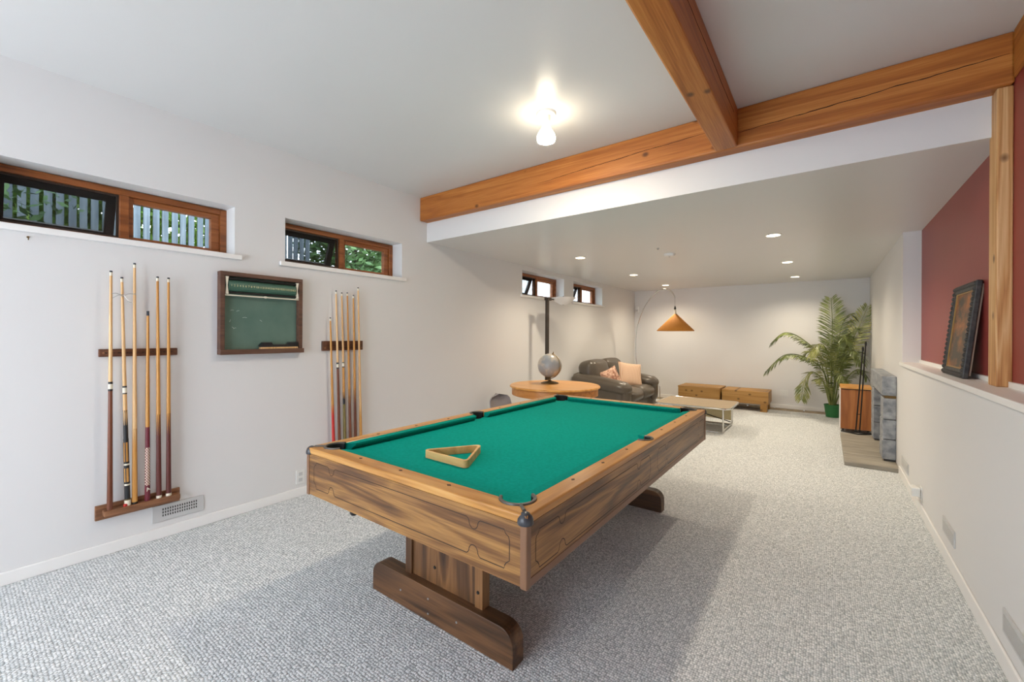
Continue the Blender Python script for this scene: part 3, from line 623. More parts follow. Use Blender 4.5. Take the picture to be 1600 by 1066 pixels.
# pedestals
FX0, FX1 = -1.929, -1.0035
for (fy0, fy1, s) in ((1.364, 1.441, 1), (3.262, 3.339, -1)):
    poly = arc(FX0+.07, .085, .07, 180, 90, 8)+arc(FX1-.07, .085, .07, 90, 0, 8)+[(FX1, 0), (FX0, 0)]
    ft = B().prism(poly, fy0, fy1, 'Y').build('foot', 'dwX', pt, bevel=.003)
    pb = B().box((-1.66, fy0+.042 if s > 0 else fy0+.004, .155), (-1.235, fy1-.004 if s > 0 else fy1-.042, ZB+.02)).build('pedestal_panel', 'dwZ', pt)
    for x in (-1.70, -1.235): B().box((x, fy0+.030 if s > 0 else fy0-.002, .155), (x+.045, fy1+.002 if s > 0 else fy1-.030, ZB+.02)).build('pedestal_stile', 'dwZ', pt, bevel=.002)
    if s > 0:
        for x, z in ((-1.70, .075), (-1.50, .105), (-1.50, .035), (-1.315, .070)):
            B().lathe([(.0055, 0), (.0045, .002), (.001, .003)], 10, Matrix.Translation((x, fy0, z)) @ Matrix.Rotation(PI/2, 4, 'X')).build('screw', 'steel', ft)
        for x, z in ((-1.50, .235), (-1.215, .225)):
            B().lathe([(.008, 0), (.007, .003), (.001, .004)], 10, Matrix.Translation((x, fy0+.042 if x < -1.3 else fy0+.030, z)) @ Matrix.Rotation(PI/2, 4, 'X')).build('bolt', 'iron', pb)
B().lathe([(.014, 0), (.020, .008), (.022, .022), (.012, .035), (.010, .15)], 16, Matrix.Translation((-2.007, 1.30, .392))).build('levelling_knob', 'black', pt, smooth=True)

# ball rack lying on the cloth
ta = [Vector((-1.645, 1.448)), Vector((-1.323, 1.439)), Vector((-1.470, 1.712))]
tc_ = sum(ta, Vector((0, 0)))/3
def rounded(tri, r, n=5):
    out = []
    for i in range(3):
        p = tri[i]; a = (tri[i-1]-p).normalized(); b_ = (tri[(i+1) % 3]-p).normalized(); k = (a+b_).normalized()
        half = math.acos(max(-1, min(1, a.dot(b_))))/2; c = p+k*(r/math.sin(half)); d = r/math.tan(half)
        s = p+a*d; e_ = p+b_*d; a0 = math.atan2(s.y-c.y, s.x-c.x); a1_ = math.atan2(e_.y-c.y, e_.x-c.x); da = (a1_-a0+PI) % (2*PI)-PI
        out += [(c.x+r*math.cos(a0+da*j/n), c.y+r*math.sin(a0+da*j/n)) for j in range(n+1)]
    return out
def inset(tri, d):
    c = sum(tri, Vector((0, 0)))/3; rr = min((tri[i]-c).length for i in range(3)); return [c+(p-c)*(1-d*2/rr) for p in tri]
oo = rounded(ta, .020); ii = rounded(inset(ta, .012), .010); n = len(oo); z0, z1 = ZBED+.0005, ZBED+.038
vs = [(x, y, z0) for x, y in oo]+[(x, y, z1) for x, y in oo]+[(x, y, z0) for x, y in ii]+[(x, y, z1) for x, y in ii]; fs = []
for i in range(n):
    j = (i+1) % n; fs += [(i, j, n+j, n+i), (2*n+j, 2*n+i, 3*n+i, 3*n+j), (n+i, n+j, 3*n+j, 3*n+i), (j, i, 2*n+i, 2*n+j)]
M['rackwood'] = wood('beech_ball_rack', (s2l(186, 136, 74), s2l(214, 168, 104), s2l(228, 188, 128)), 'X', 22, .06, .4)
tag(B().add(vs, fs).build('ball_rack', 'rackwood', bevel=.002), 'wooden triangle ball rack lying on the green felt', 'ball rack')

# ================================================================== CUES AND RACKS
def seg(b_name, mat, prof, parent, zig=None, seg_n=16):
    return B().lathe(prof, seg_n, None, zig, True).build(b_name, mat, parent, world=False, smooth=True)
def cue(label, yb, yt, zb, zt, style, xb=XL+.052, xt=XL+.050, group='cues in the wall racks'):
    base = Vector((xb, yb, zb)); top = Vector((xt, yt, zt)); d = top-base; L_ = d.length
    t = thing('pool_cue', label, 'cue', base, group)
    t.rotation_euler = Vector((0, 0, 1)).rotation_difference(d.normalized()).to_euler()
    rb, rt = .0145, .0066
    def R(z): return rb+(rt-rb)*min(1, z/L_)**.85
    def ring(z0, z1, mat, name, grow=.0): return seg(name, mat, [(R(z0)+grow, z0), (R(z1)+grow, z1)], t)
    def body(z0, z1, mat, name, zig0=0, zig1=0):
        n = 6; P = [(R(z0+(z1-z0)*i/n), z0+(z1-z0)*i/n) for i in range(n+1)]; z = [zig0]+[0]*(n-1)+[zig1]
        return seg(name, mat, P, t, z)
    fz = L_-.030
    ring(fz, L_-.010, 'ivory' if style not in ('short',) else 'tip', 'ferrule', .0003); ring(L_-.010, L_, 'tip', 'tip', .0002)
    if style == 'mahogany':       # plain dark butt, black and white collar
        j = .745; body(0, j-.03, 'cuebrown', 'butt'); ring(j-.03, j-.018, 'cblack', 'collar', .0008); ring(j-.018, j+.012, 'ivory', 'joint', .001); ring(j+.012, j+.026, 'cblack', 'collar', .0008); body(j+.026, fz, 'maple', 'shaft')
    elif style == 'inlaid':       # black wrap, cream sleeve, black points
        ring(0, .034, 'ivory', 'bumper', .0012); ring(.034, .042, 'bronze', 'ring_band', .0012); body(.042, .125, 'cblack', 'wrap')
        for k, (z0, z1) in enumerate(((.125, .232), (.250, .392), (.0, 0))[:2]):
            ring(z0, z0+.010, 'ivory', 'ring_band', .0010); ring(z0+.010, z0+.022, 'cblack', 'ring_band', .0012)
            body(z0+.022, z1, 'honey', 'sleeve')
            for q in range(5):
                a = q*2*PI/5+.4; B().box((-.0022, -.0015, z0+.022), (.0022, .0015, z1), Matrix.Rotation(a, 4, 'Z') @ Matrix.Translation((0, R((z0+z1)/2), 0))).build('stripe', 'cblack', t, world=False)
        ring(.232, .250, 'cblack', 'ring_band', .001); ring(.392, .414, 'cblack', 'ring_band', .001)
        body(.414, .515, 'cblack', 'points', 0, .075); body(.515, .690, 'maple', 'forearm', .075, 0)
        ring(.690, .697, 'cblack', 'collar', .0008); ring(.697, .730, 'ivory', 'joint', .001); ring(.730, .740, 'cblack', 'collar', .0008); body(.740, fz, 'maple', 'shaft')
    elif style == 'honey':
        body(0, .40, 'honey', 'butt', 0, .07); body(.40, fz, 'maple', 'shaft', .07, 0); ring(0, .012, 'iron', 'bumper', .0005)
    elif style == 'short':        # maroon butt with a diamond wrap and a white mark
        body(0, .098, 'cuemaroon', 'butt'); body(.098, .338, 'diamond', 'wrap'); body(.338, .468, 'cuemaroon', 'forearm'); body(.468, fz, 'honey', 'shaft')
        text('A', 'white_mark', .034, 'ivory', t, Matrix.Translation((.0162, 0, .074)) @ Matrix.Rotation(PI/2, 4, 'Z') @ Matrix.Rotation(PI/2, 4, 'X') @ Matrix.Rotation(.35, 4, 'Z'))
    elif style in ('oxide', 'oxide2'):
        ring(0, .016, 'ivory', 'bumper', .001); body(.016, .47, 'cueoxide', 'butt', 0, .07); body(.47, fz, 'honey', 'shaft', .07, 0)
    elif style == 'red':
        body(0, .40, 'cuered', 'butt', 0, .05); body(.40, fz, 'honey', 'shaft', .05, 0)
    elif style == 'brown':
        j = .79; body(0, j-.03, 'cuebrown', 'butt'); ring(j-.03, j-.018, 'cblack', 'collar', .0008); ring(j-.018, j+.012, 'ivory', 'joint', .001); ring(j+.012, j+.026, 'cblack', 'collar', .0008); body(j+.026, fz, 'maple', 'shaft')
    elif style == 'olive':
        j = .79; body(0, .44, 'olive', 'butt'); body(.44, .50, 'cblack', 'points', 0, .05); body(.50, j-.02, 'honey', 'forearm', .05, 0)
        ring(j-.02, j-.012, 'cblack', 'collar', .0008); ring(j-.012, j+.018, 'ivory', 'joint', .001); ring(j+.018, j+.026, 'cblack', 'collar', .0008); body(j+.026, fz, 'maple', 'shaft')
    elif style == 'dark':
        body(0, .50, 'cuebrown', 'butt', 0, .07); body(.50, fz, 'honey', 'shaft', .07, 0)
    elif style == 'plain':
        body(0, .36, 'honey', 'butt', 0, .06); body(.36, fz, 'maple', 'shaft', .06, 0)
    return t
def cue_rack(label, y0, y1, cues, lab2, ly0, ly1, bh=1.252):
    t = thing('cue_rack_bar', label, 'cue rack', (XL, (y0+y1)/2, 1.205))
    B().box((XL, y0, 1.205), (XL+.020, y1, bh)).build('bar', 'rack', t, bevel=.003)
    for (yb, yt, zt) in cues:
        y = yb+(yt-yb)*(1.23-.287)/(zt-.287)
        for s in (-1, 1):
            B().tube(smoothpath([(XL+.020, y+s*.020, 1.229), (XL+.034, y+s*.019, 1.229), (XL+.047, y+s*.0155, 1.229), (XL+.056, y+s*.0165, 1.229)], 3), .0022, 6).build('clip', 'iron', t, smooth=True)
    for y in (y0+.022, y1-.014): B().lathe([(.007, 0), (.006, .002), (.001, .003)], 10, Matrix.Translation((XL+.020, y, 1.229)) @ Matrix.Rotation(PI/2, 4, 'Y')).build('screw', 'ledge', t)
    g = thing('cue_rack_ledge', lab2, 'cue rack', (XL, (ly0+ly1)/2, .222))
    B().box((XL, ly0, .222), (XL+.018, ly1, .310)).build('back_plate', 'ledge', g, bevel=.003)
    B().box((XL+.018, ly0+.030, .250), (XL+.075, ly1-.012, .284)).build('ledge', 'ledge', g, bevel=.005)
C1 = [(.599, .599, 1.726), (.680, .648, 1.693), (.7135, .707, 1.787), (.775, .773, 1.491), (.833, .820, 1.716), (.883, .877, 1.715)]
cue_rack('short walnut bar with clips holding the six cues nearest the camera', .552, .935, C1, 'low walnut ledge under the six cues nearest the camera', .540, .953)
for (yb, yt, zt), st, lb in zip(C1, ('mahogany', 'inlaid', 'honey', 'short', 'oxide', 'oxide2'),
        ('cue with a plain mahogany butt and white collar, leftmost in the near rack', 'cue with black and cream inlaid butt in the near rack', 'tallest honey maple cue in the near rack',
         'short cue with maroon diamond-pattern grip in the near rack', 'cue with dark red butt and white base, fifth in the near rack', 'cue with dark red butt, rightmost in the near rack')):
    cue(lb, yb, yt, .285, zt, st)
C2 = [(2.045, 2.005, 1.496), (2.099, 2.057, 1.735), (2.152, 2.112, 1.722), (2.206, 2.166, 1.727), (2.257, 2.227, 1.709), (2.314, 2.275, 1.783)]
cue_rack('short walnut bar with clips holding the cues behind the pool table', 1.953, 2.349, C2, 'low walnut ledge under the cues behind the pool table', 1.95, 2.37, 1.290)
for (yb, yt, zt), st, lb in zip(C2, ('red', 'brown', 'olive', 'dark', 'dark', 'plain'),
        ('short cue with bright red butt in the rack behind the pool table', 'cue with brown butt and white collar in the rack behind the pool table', 'cue with olive butt and black points in the rack behind the pool table',
         'cue with dark brown butt, fourth in the rack behind the pool table', 'cue with dark brown butt, fifth in the rack behind the pool table', 'tallest plain honey cue, rightmost behind the pool table')):
    cue(lb, yb, yt, .285, zt, st)
tag(B().tube(smoothpath([(XL+.066, .600, 1.588), (XL+.072, .622, 1.590), (XL+.066, .650, 1.575), (XL+.064, .662, 1.583), (XL+.070, .678, 1.592), (XL+.066, .712, 1.592)], 6), .0022, 6)
    .tube(smoothpath([(XL+.066, .603, 1.560), (XL+.070, .630, 1.580), (XL+.066, .655, 1.584)], 6), .0018, 6)
    .tube(smoothpath([(XL+.066, .655, 1.584), (XL+.070, .672, 1.552), (XL+.066, .690, 1.540), (XL+.064, .672, 1.545)], 6), .0018, 6).build('wire_hook', 'steel', smooth=True), 'bent grey wire strung between the tall cues of the near rack', 'wire')
tag(B().lathe([(.009, 0), (.010, .004), (.010, .012), (.006, .015)], 12, Matrix.Translation((XL+.062, .668, .2842))).build('cue_chalk', 'cuered'), 'small red cue chalk on the near rack ledge', 'chalk')
h = thing('wall_hook', 'tiny brass cup hook in the wall below the nearest window', 'hook', (XL, .272, 1.862))
B().tube(smoothpath([(XL, .272, 1.874), (XL+.014, .272, 1.874), (XL+.021, .272, 1.866), (XL+.017, .272, 1.858), (XL+.010, .272, 1.860)], 4), .0022, 6).build('hook_wire', 'bronze', h, smooth=True)
B().lathe([(.006, 0), (.005, .003), (.001, .004)], 10, Matrix.Translation((XL, .272, 1.874)) @ Matrix.Rotation(PI/2, 4, 'Y')).build('flange', 'bronze', h)

# ================================================================== SCOREBOARD
Y1, Y2, Z1, Z2 = 1.170, 1.760, 1.198, 1.799; XF = XL+.058
sb = thing('scoreboard', 'brown framed green chalkboard scoreboard with a number drum', 'scoreboard', (XL, (Y1+Y2)/2, Z1))
fw = .030
B().box((XL, Y1, Z1+.036), (XF, Y1+fw, Z2-fw)).build('frame_side', 'frame_b', sb, bevel=.003)
B().box((XL, Y2-fw, Z1+.036), (XF, Y2, Z2-fw)).build('frame_side', 'frame_b', sb, bevel=.003)
B().box((XL, Y1, Z2-fw), (XF, Y2, Z2)).build('frame_top', 'frame_b', sb, bevel=.003)
B().box((XL, Y1, Z1), (XF+.012, Y2+.008, Z1+.036)).build('chalk_tray', 'frame_b', sb, bevel=.003)
B().box((XL, Y1+fw, Z1+.036), (XL+.012, Y2-fw, Z2-fw)).build('chalkboard', 'board', sb)
zc = 1.700
dr = B().lathe([(.048, 0), (.048, Y2-Y1-2*fw-.05)], 14, Matrix.Translation((XL+.014+.0, Y1+fw+.025, zc)) @ Matrix.Rotation(-PI/2, 4, 'X')).build('number_drum', 'drum', sb)
for k, dz in enumerate((.050, -.050)):
    B().tube([(XL+.046, Y1+fw+.02, zc+dz), (XL+.046, Y2-fw-.02, zc+dz)], .008, 8).build('drum_rod', 'iron', sb, smooth=True)
B().box((XL+.04, Y1+fw, 1.626), (XL+.050, Y2-fw, 1.634)).build('score_rail', 'ivory', sb)
B().lathe([(.001, -.02), (.008, -.006), (.009, 0), (.008, .006), (.001, .02)], 10, Matrix.Translation((XL+.05, (Y1+Y2)/2+.01, 1.63)) @ Matrix.Rotation(PI/2, 4, 'X')).build('score_pointer', 'ivory', sb)
for y in (Y1+fw+.004, Y2-fw-.022):
    B().prism([(y, 1.764), (y+.020, 1.764), (y+.013, zc), (y+.020, 1.638), (y, 1.638), (y+.006, zc)], XL+.040, XL+.054, 'X').build('end_bracket', 'ivory', sb)
for i in range(25):
    y = Y1+fw+.040+i*(Y2-Y1-2*fw-.078)/24
    text(str(i+1), 'numeral', .021, 'digit', dr, Matrix.Translation((.063, y-(Y1+Y2)/2, zc-Z1)) @ Matrix.Rotation(PI/2, 4, 'Z') @ Matrix.Rotation(PI/2, 4, 'X'))
for (y, z, l, a) in ((1.25, 1.52, .022, .1), (1.29, 1.515, .02, .3), (1.33, 1.47, .03, 0), (1.245, 1.435, .02, 1.2), (1.26, 1.40, .02, -.8), (1.27, 1.385, .02, .4), (1.45, 1.455, .018, -.6)):
    B().ribbon([(y, z), (y+l*math.cos(a)*.5, z+l*math.sin(a)*.5+.003), (y+l*math.cos(a), z+l*math.sin(a))], .003, lambda u, v: (XL+.0126, u, v)).build('chalk_stroke', 'chalk', sb)
er = thing('chalk_eraser', 'black felt eraser with a pale wooden back in the scoreboard tray', 'eraser', (XL+.045, 1.575, 1.2345))
pe = [(1.435, 1.262), (1.455, 1.285), (1.520, 1.285), (1.530, 1.268), (1.640, 1.268), (1.655, 1.285), (1.722, 1.285), (1.722, 1.248), (1.440, 1.248)]
B().prism(pe, XL+.022, XL+.060, 'X').build('felt_pad', 'cblack', er, bevel=.003)
B().prism([(1.440, 1.2345), (1.722, 1.2345), (1.722, 1.248), (1.440, 1.248)], XL+.020, XL+.062, 'X').build('wooden_back', 'maple', er, bevel=.002)

# ================================================================== GRILLES AND OUTLETS
def grille_left():
    t = thing('wall_vent', 'pale metal floor-level vent grille below the near cue rack', 'vent', (XL, .951, .110))
    B().box((XL, .810, .110), (XL+.008, 1.093, .217)).build('plate', 'vent', t, bevel=.002)
    q = B()
    for r in range(3):
        for k in range(15): q.box((XL+.0075, .862+k*.0131, .140+r*.020), (XL+.0086, .862+k*.0131+.0068, .140+r*.020+.0135))
    q.build('slots', 'slot', t, kind='stuff')
grille_left()
def grille_right(y0, y1, z0, z1, label):
    t = thing('wall_vent', label, 'vent', (XR, (y0+y1)/2, z0), 'vents low on the right wall')
    B().box((XR-.007, y0, z0), (XR, y1, z1)).build('plate', 'vent', t, bevel=.002)
    q = B(); n = int((z1-z0-.03)/.006)
    for k in range(n): q.box((XR-.0095, y0+.018, z0+.015+k*.006), (XR-.0065, y1-.018, z0+.015+k*.006+.003))
    q.build('louvres', 'vent', t, kind='stuff')
grille_right(3.41, 3.70, .155, .249, 'small painted vent low on the right wall, middle of the three')
grille_right(2.28, 2.588, .150, .250, 'small painted vent low on the right wall, nearest the camera')
grille_right(5.10, 5.487, .125, .221, 'small painted vent low on the right wall, beside the fireplace')
def outlet(name, x, y, z, side, label):
    t = thing(name, label, 'outlet', (x, y, z-.057)); s = 1 if side == 'L' else -1
    B().box((min(x, x+s*.006), y-.036, z-.057), (max(x, x+s*.006), y+.036, z+.057)).build('cover_plate', 'plate', t, bevel=.002)
    for dz in (-.024, .024): B().box((min(x+s*.005, x+s*.0085), y-.016, z+dz-.014), (max(x+s*.005, x+s*.0085), y+.016, z+dz+.014)).build('socket', 'vent', t, bevel=.003)
    return t
outlet('wall_outlet', XL, 1.775, .160, 'L', 'white wall outlet low on the left wall behind the pool table corner')
outlet('wall_outlet', XR, 4.47, .150, 'R', 'white wall outlet low on the right wall')
a = thing('plug_adapter', 'white plug-in adapter on the right wall outlet', 'plug', (XR-.03, 4.47, .15))
B().box((XR-.060, 4.440, .130), (XR-.0086, 4.500, .195)).build('plug_body', 'plate', a, bevel=.006)
B().lathe([(.020, 0), (.024, .01), (.024, .045), (.018, .052)], 16, Matrix.Translation((XR-.034, 4.52, .165)) @ Matrix.Rotation(-PI/2, 4, 'X')).build('lamp_head', 'plate', a, smooth=True)
t = thing('wall_outlet', 'white blank plate low on the end wall between bench and palm', 'outlet', (-.634, YB, .23))
B().box((-.70, YB-.006, .230), (-.57, YB, .345)).build('cover_plate', 'plate', t, bevel=.002)
B().lathe([(.004, 0), (.001, .002)], 8, Matrix.Translation((-.634, YB-.006, .287)) @ Matrix.Rotation(PI/2, 4, 'X')).build('screw', 'steel', t)
t = thing('motion_sensor', 'small white motion sensor in the far left corner', 'sensor', (-3.44, YB, 1.87))
B().box((-3.485, YB-.045, 1.875), (-3.405, YB, 2.015)).build('housing', 'plate', t, bevel=.012, bseg=3)
B().box((-3.472, YB-.050, 1.895), (-3.418, YB-.043, 1.945)).build('lens', 'vent', t, bevel=.004)

# ================================================================== LIGHT FITTINGS
def ceiling_bulb(bx, by, label):
    t = thing('ceiling_bulb', label, 'light', (bx, by, HC))
    mt = Matrix.Translation((bx, by, 0))
    B().lathe([(.066, HC), (.066, HC-.006), (.060, HC-.014), (.030, HC-.018)], 28, mt).build('ceiling_plate', 'plate', t, smooth=True)
    B().lathe([(.028, HC-.016), (.028, HC-.055), (.024, HC-.060)], 20, mt).build('socket', 'plate', t, smooth=True)
    bl = B().lathe([(.057, HC-.184), (.036, HC-.192), (.001, HC-.195)], 20, mt, cap=False).build('bulb', 'bulb', t, smooth=True)
    B().lathe([(.020, HC-.058), (.022, HC-.080), (.034, HC-.105), (.056, HC-.140), (.062, HC-.158), (.062, HC-.172), (.057, HC-.184)], 20, mt, cap=False).build('bulb_neck', 'neck', bl, smooth=True)
ceiling_bulb(-1.497, 2.378, 'bare glowing reflector bulb in a white ceiling socket above the pool table')
for i, (x, y) in enumerate([(x, y) for x in (-2.57, -.43) for y in (4.93, 6.82, 8.56)]):
    lab = ['left row, nearest the beam', 'left row, middle', 'left row, above the arc lamp', 'right row, nearest the beam', 'right row, middle', 'right row, nearest the palm'][i]
    t = thing('recessed_light', 'glowing recessed ceiling light, '+lab, 'light', (x, y, S), 'recessed lights in the low ceiling')
    mt = Matrix.Translation((x, y, S))
    B().lathe([(.072, 0), (.072, -.004), (.060, -.006), (.058, 0)], 28, mt, cap=False).build('trim_ring', 'plate', t, smooth=True)
    B().lathe([(.001, -.003), (.058, -.0025), (.058, 0), (.001, 0)], 24, mt, cap=False).build('lens', 'can', t)
    l = bpy.data.lights.new('can_lamp', 'SPOT'); l.energy = 27; l.color = (1.0, .86, .66); l.spot_size = math.radians(150); l.spot_blend = .9; l.shadow_soft_size = .05
    lo = bpy.data.objects.new('can_lamp', l); C.objects.link(lo); lo.parent = t; lo.location = (0, 0, -.012)
t = thing('smoke_detector', 'round white smoke detector on the low ceiling', 'smoke detector', (-1.558, 5.336, S))
B().lathe([(.068, 0), (.068, -.012), (.055, -.030), (.020, -.034), (.001, -.034)], 28, Matrix.Translation((-1.558, 5.336, S))).build('cover', 'plate', t, smooth=True)
B().lathe([(.012, -.034), (.010, -.038), (.001, -.038)], 12, Matrix.Translation((-1.558, 5.336, S))).build('test_button', 'vent', t)
tag(B().lathe([(.014, 0), (.014, -.006), (.008, -.016), (.001, -.018)], 14, Matrix.Translation((-1.564, 4.91, S))).build('sprinkler', 'steel', smooth=True), 'tiny metal cap on the low ceiling near the smoke detector', 'ceiling cap')

# ================================================================== FAR ROOM FURNITURE
# round oak table
RX, RY, RZ, RR = -2.60, 4.35, .76, .535
t = thing('round_table', 'round honey oak table with a deep apron behind the pool table', 'table', (RX, RY, 0)); mt = Matrix.Translation((RX, RY, 0))
B().lathe([(.001, RZ-.026), (RR-.012, RZ-.026), (RR, RZ-.018), (RR, RZ-.008), (RR-.008, RZ), (.001, RZ)], 64, mt).build('table_top', 'oak', t, smooth=True)
B().lathe([(RR-.035, RZ-.112), (RR-.025, RZ-.108), (RR-.025, RZ-.026), (RR-.05, RZ-.026), (RR-.05, RZ-.112), (RR-.035, RZ-.112)], 64, mt, cap=False).build('apron', 'oakapron', t, smooth=True)
B().lathe([(.05, .10), (.07, .16), (.055, .22), (.075, .34), (.05, .48), (.06, .58), (.16, .655), (.16, RZ-.028)], 24, mt).build('pedestal', 'oakapron', t, smooth=True)
for k in range(4):
    a = k*PI/2+PI/4; p = [(RX+math.cos(a)*r, RY+math.sin(a)*r, z) for r, z in ((.04, .19), (.16, .17), (.28, .09), (.38, .030))]
    B().tube(smoothpath(p, 5), [.040]*6+[.032]*5+[.028]*5, 10).build('leg', 'oakapron', t, smooth=True)
# globe
GX, GY = -2.735, 4.458; gt = thing('desk_globe', 'grey-blue desk globe on a brass stand on the round table', 'globe', (GX, GY, RZ)); mt = Matrix.Translation((GX, GY, 0)); gc = Vector((GX, GY, .978))
tilt = Matrix.Translation(gc) @ Matrix.Rotation(.30, 4, 'Y')
B().lathe([(.148*math.sin(PI*i/24) if 0 < i < 24 else .0008, -.148*math.cos(PI*i/24)) for i in range(25)], 40, tilt).build('ball', 'globe', gt, smooth='all')
B().tube([tuple(tilt @ Vector((.158*math.sin(a), -.02, .158*math.cos(a)))) for a in [PI*k/24 for k in range(25)]], .0045, 8).build('meridian', 'bronze', gt, smooth=True)
B().lathe([(.110, .7605), (.110, .766), (.080, .778), (.030, .788), (.014, .800), (.012, .826), (.020, .832)], 28, mt).build('stand', 'bronze', gt, smooth=True)
B().lathe([(.008, .148), (.010, .158), (.004, .165), (.008, .172), (.001, .180)], 12, tilt).build('finial', 'bronze', gt, smooth=True)
# torchiere floor lamp
LX, LY = -3.17, 5.09; t = thing('torchiere', 'dark torchiere floor lamp with a shallow frosted bowl', 'floor lamp', (LX, LY, 0))
B().lathe([(.14, 0), (.14, .015), (.12, .026), (.03, .032)], 28, Matrix.Translation((LX, LY, 0))).build('base', 'darkmetal', t, smooth=True)
B().box((LX-.021, LY-.021, .03), (LX+.021, LY+.021, 1.855)).build('pole', 'darkmetal', t, bevel=.003)
B().box((LX-.030, LY-.030, 1.845), (LX+.030, LY+.070, 1.885)).build('bracket', 'darkmetal', t, bevel=.003)
ux, uy = .62, .785       # towards the room along the lamp arm
mt = Matrix.Translation((LX+.17*ux+.02, LY+.17*uy+.10, 1.79))
B().lathe([(.001, 0), (.05, .008), (.12, .045), (.175, .098), (.178, .102), (.120, .052), (.05, .016), (.001, .008)], 36, mt, cap=False).build('glass_bowl', 'frost', t, smooth=True)
B().lathe([(.012, 0), (.014, .02), (.006, .085), (.009, .12), (.001, .13)], 10, mt).build('finial', 'darkmetal', t)
B().tube([(LX, LY+.05, 1.862), (LX+.17*ux+.02, LY+.17*uy+.10, 1.862)], .008, 8).build('bowl_arm', 'darkmetal', t, smooth=True)
# grey chair behind the pool table
t = thing('shell_chair', 'grey rounded chair back peeking above the pool table rail', 'chair', (-3.17, 4.18, 0))
def shell(u, v):  # u across, v up
    w = .235*(1-.18*v)*(1 if v < .75 else math.sqrt(max(0, 1-((v-.75)/.25)**2))*.999+.001)
    return (-3.34+.05*(1-v)+.07*u*u*0-.03*v, 4.18+u*w, .30+.31*v)
b = B(); n = 10; vs = []; fs = []
for off in (0, .014):
    for j in range(n+1):
        for i in range(n+1):
            p = shell(-1+2*i/n, j/n); vs.append((p[0]+off+.05*(1-2*i/n)**2, p[1], p[2]))
k = (n+1)**2
for j in range(n):
    for i in range(n):
        a = j*(n+1)+i; fs += [(a, a+1, a+n+2, a+n+1), (k+a, k+a+n+1, k+a+n+2, k+a+1)]
for j in range(n):
    for i in (0, n): a = j*(n+1)+i; fs.append((a, a+n+1, k+a+n+1, k+a))
b.add(vs, fs).build('backrest', 'greychair', t, smooth=True)
B().cushion((-3.12, 4.18, .39), (.42, .44, .07), .03, .01).build('seat', 'greychair', t, smooth='all')
for x in (-3.28, -2.97):
    for y in (4.02, 4.34): B().tube([(x, y, .37), (x+(.03 if x > -3.1 else -.02), y+(.03 if y > 4.2 else -.03), 0)], .011, 8).build('leg', 'chrome', t, smooth=True)
# loveseat
sx0, sx1, sy0, sy1 = -3.46, -2.50, 6.30, 7.88
t = thing('loveseat', 'taupe leather loveseat with plump arms in the far left corner', 'sofa', (-2.98, 7.09, 0))
B().cushion((-3.00, 7.09, .165), (.86, 1.46, .23), .04, .0).build('base', 'leather', t, smooth='all')
for y in (6.815, 7.365): B().cushion((-2.83, y, .365), (.72, .545, .21), .085, .035).build('seat_cushion', 'leather', t, smooth='all')
for y in (6.78, 7.40): B().cushion((-3.235, y, .665), (.30, .68, .50), .10, .025, m=Matrix.Rotation(math.radians(-13), 4, 'Y')).build('back_cushion', 'leather', t, smooth='all')
B().cushion((-3.37, 7.09, .42), (.17, 1.50, .60), .06, .01).build('back_frame', 'leather', t, smooth='all')
for y in (6.43, 7.75):
    B().cushion((-2.97, y, .31), (.90, .23, .50), .07, .01).build('arm', 'leather', t, smooth='all')
    B().cushion((-2.96, y, .555), (.98, .30, .20), .095, .02, m=Matrix.Rotation(math.radians(7), 4, 'Y')).build('arm_roll', 'leather', t, smooth='all')
    B().cushion((-2.535, y, .37), (.11, .21, .36), .05, .015).build('arm_front', 'leather', t, smooth='all')
for x in (-3.32, -2.64):
    for y in (6.48, 7.70): B().lathe([(.022, 0), (.028, .052)], 10, Matrix.Translation((x, y, 0))).build('foot', 'windark', t)
def pillow(name, c, size, thick, mat, rot, label):
    n = 14; vs = []; fs = []
    for s in (1, -1):
        for j in range(n+1):
            for i in range(n+1):
                u, v = -1+2*i/n, -1+2*j/n; h = thick/2*((1-u**4)*(1-v**4))**.5*(1-.25*(u*u+v*v)/2)
                pin = 1-.07*(1-abs(u*v)); vs.append((u*size/2*(1-.08*(1-v*v)), v*size/2*(1-.08*(1-u*u)), s*h))
    k = (n+1)**2
    for j in range(n):
        for i in range(n):
            a = j*(n+1)+i; fs += [(a, a+1, a+n+2, a+n+1), (k+a, k+a+n+1, k+a+n+2, k+a+1)]
    o = B().add(vs, fs).build(name, mat, world=False, smooth='all'); o.location = c; o.rotation_euler = rot
    return tag(o, label, 'cushion')
pillow('throw_pillow', (-2.94, 6.79, .615), .36, .13, 'pillowB', (math.radians(74), math.radians(-20), math.radians(62)), 'small mottled blush pillow against the loveseat back, left of the striped one')
pillow('throw_pillow', (-2.79, 7.27, .655), .46, .15, 'pillowA', (math.radians(68), math.radians(8), math.radians(50)), 'larger striped blush pillow leaning on the loveseat')
# arc lamp
AY = 8.42; t = thing('arc_lamp', 'chrome arc floor lamp with an amber cone shade', 'floor lamp', (-3.03, AY, 0))
B().lathe([(.16, 0), (.16, .05), (.15, .06), (.02, .062)], 28, Matrix.Translation((-3.03, AY, 0))).build('base', 'chrome', t, smooth=True)
path = [(-3.03, AY, .06), (-3.07, AY, .60), (-3.12, AY, 1.02), (-3.085, AY, 1.545), (-2.905, AY, 1.995), (-2.655, AY, 2.245), (-2.45, AY, 2.245), (-2.365, AY, 2.135), (-2.352, AY, 2.08)]
B().tube(smoothpath(path, 8), .010, 8).build('arc_stem', 'chrome', t, smooth=True)
B().tube([(-2.352, AY, 2.08), (-2.345, AY, 1.86)], .0035, 6).build('cord', 'steel', t)
B().lathe([(.008, 1.93), (.020, 1.885), (.022, 1.87), (.006, 1.86)], 12, Matrix.Translation((-2.347, AY, 0))).build('cord_grip', 'black', t, smooth=True)
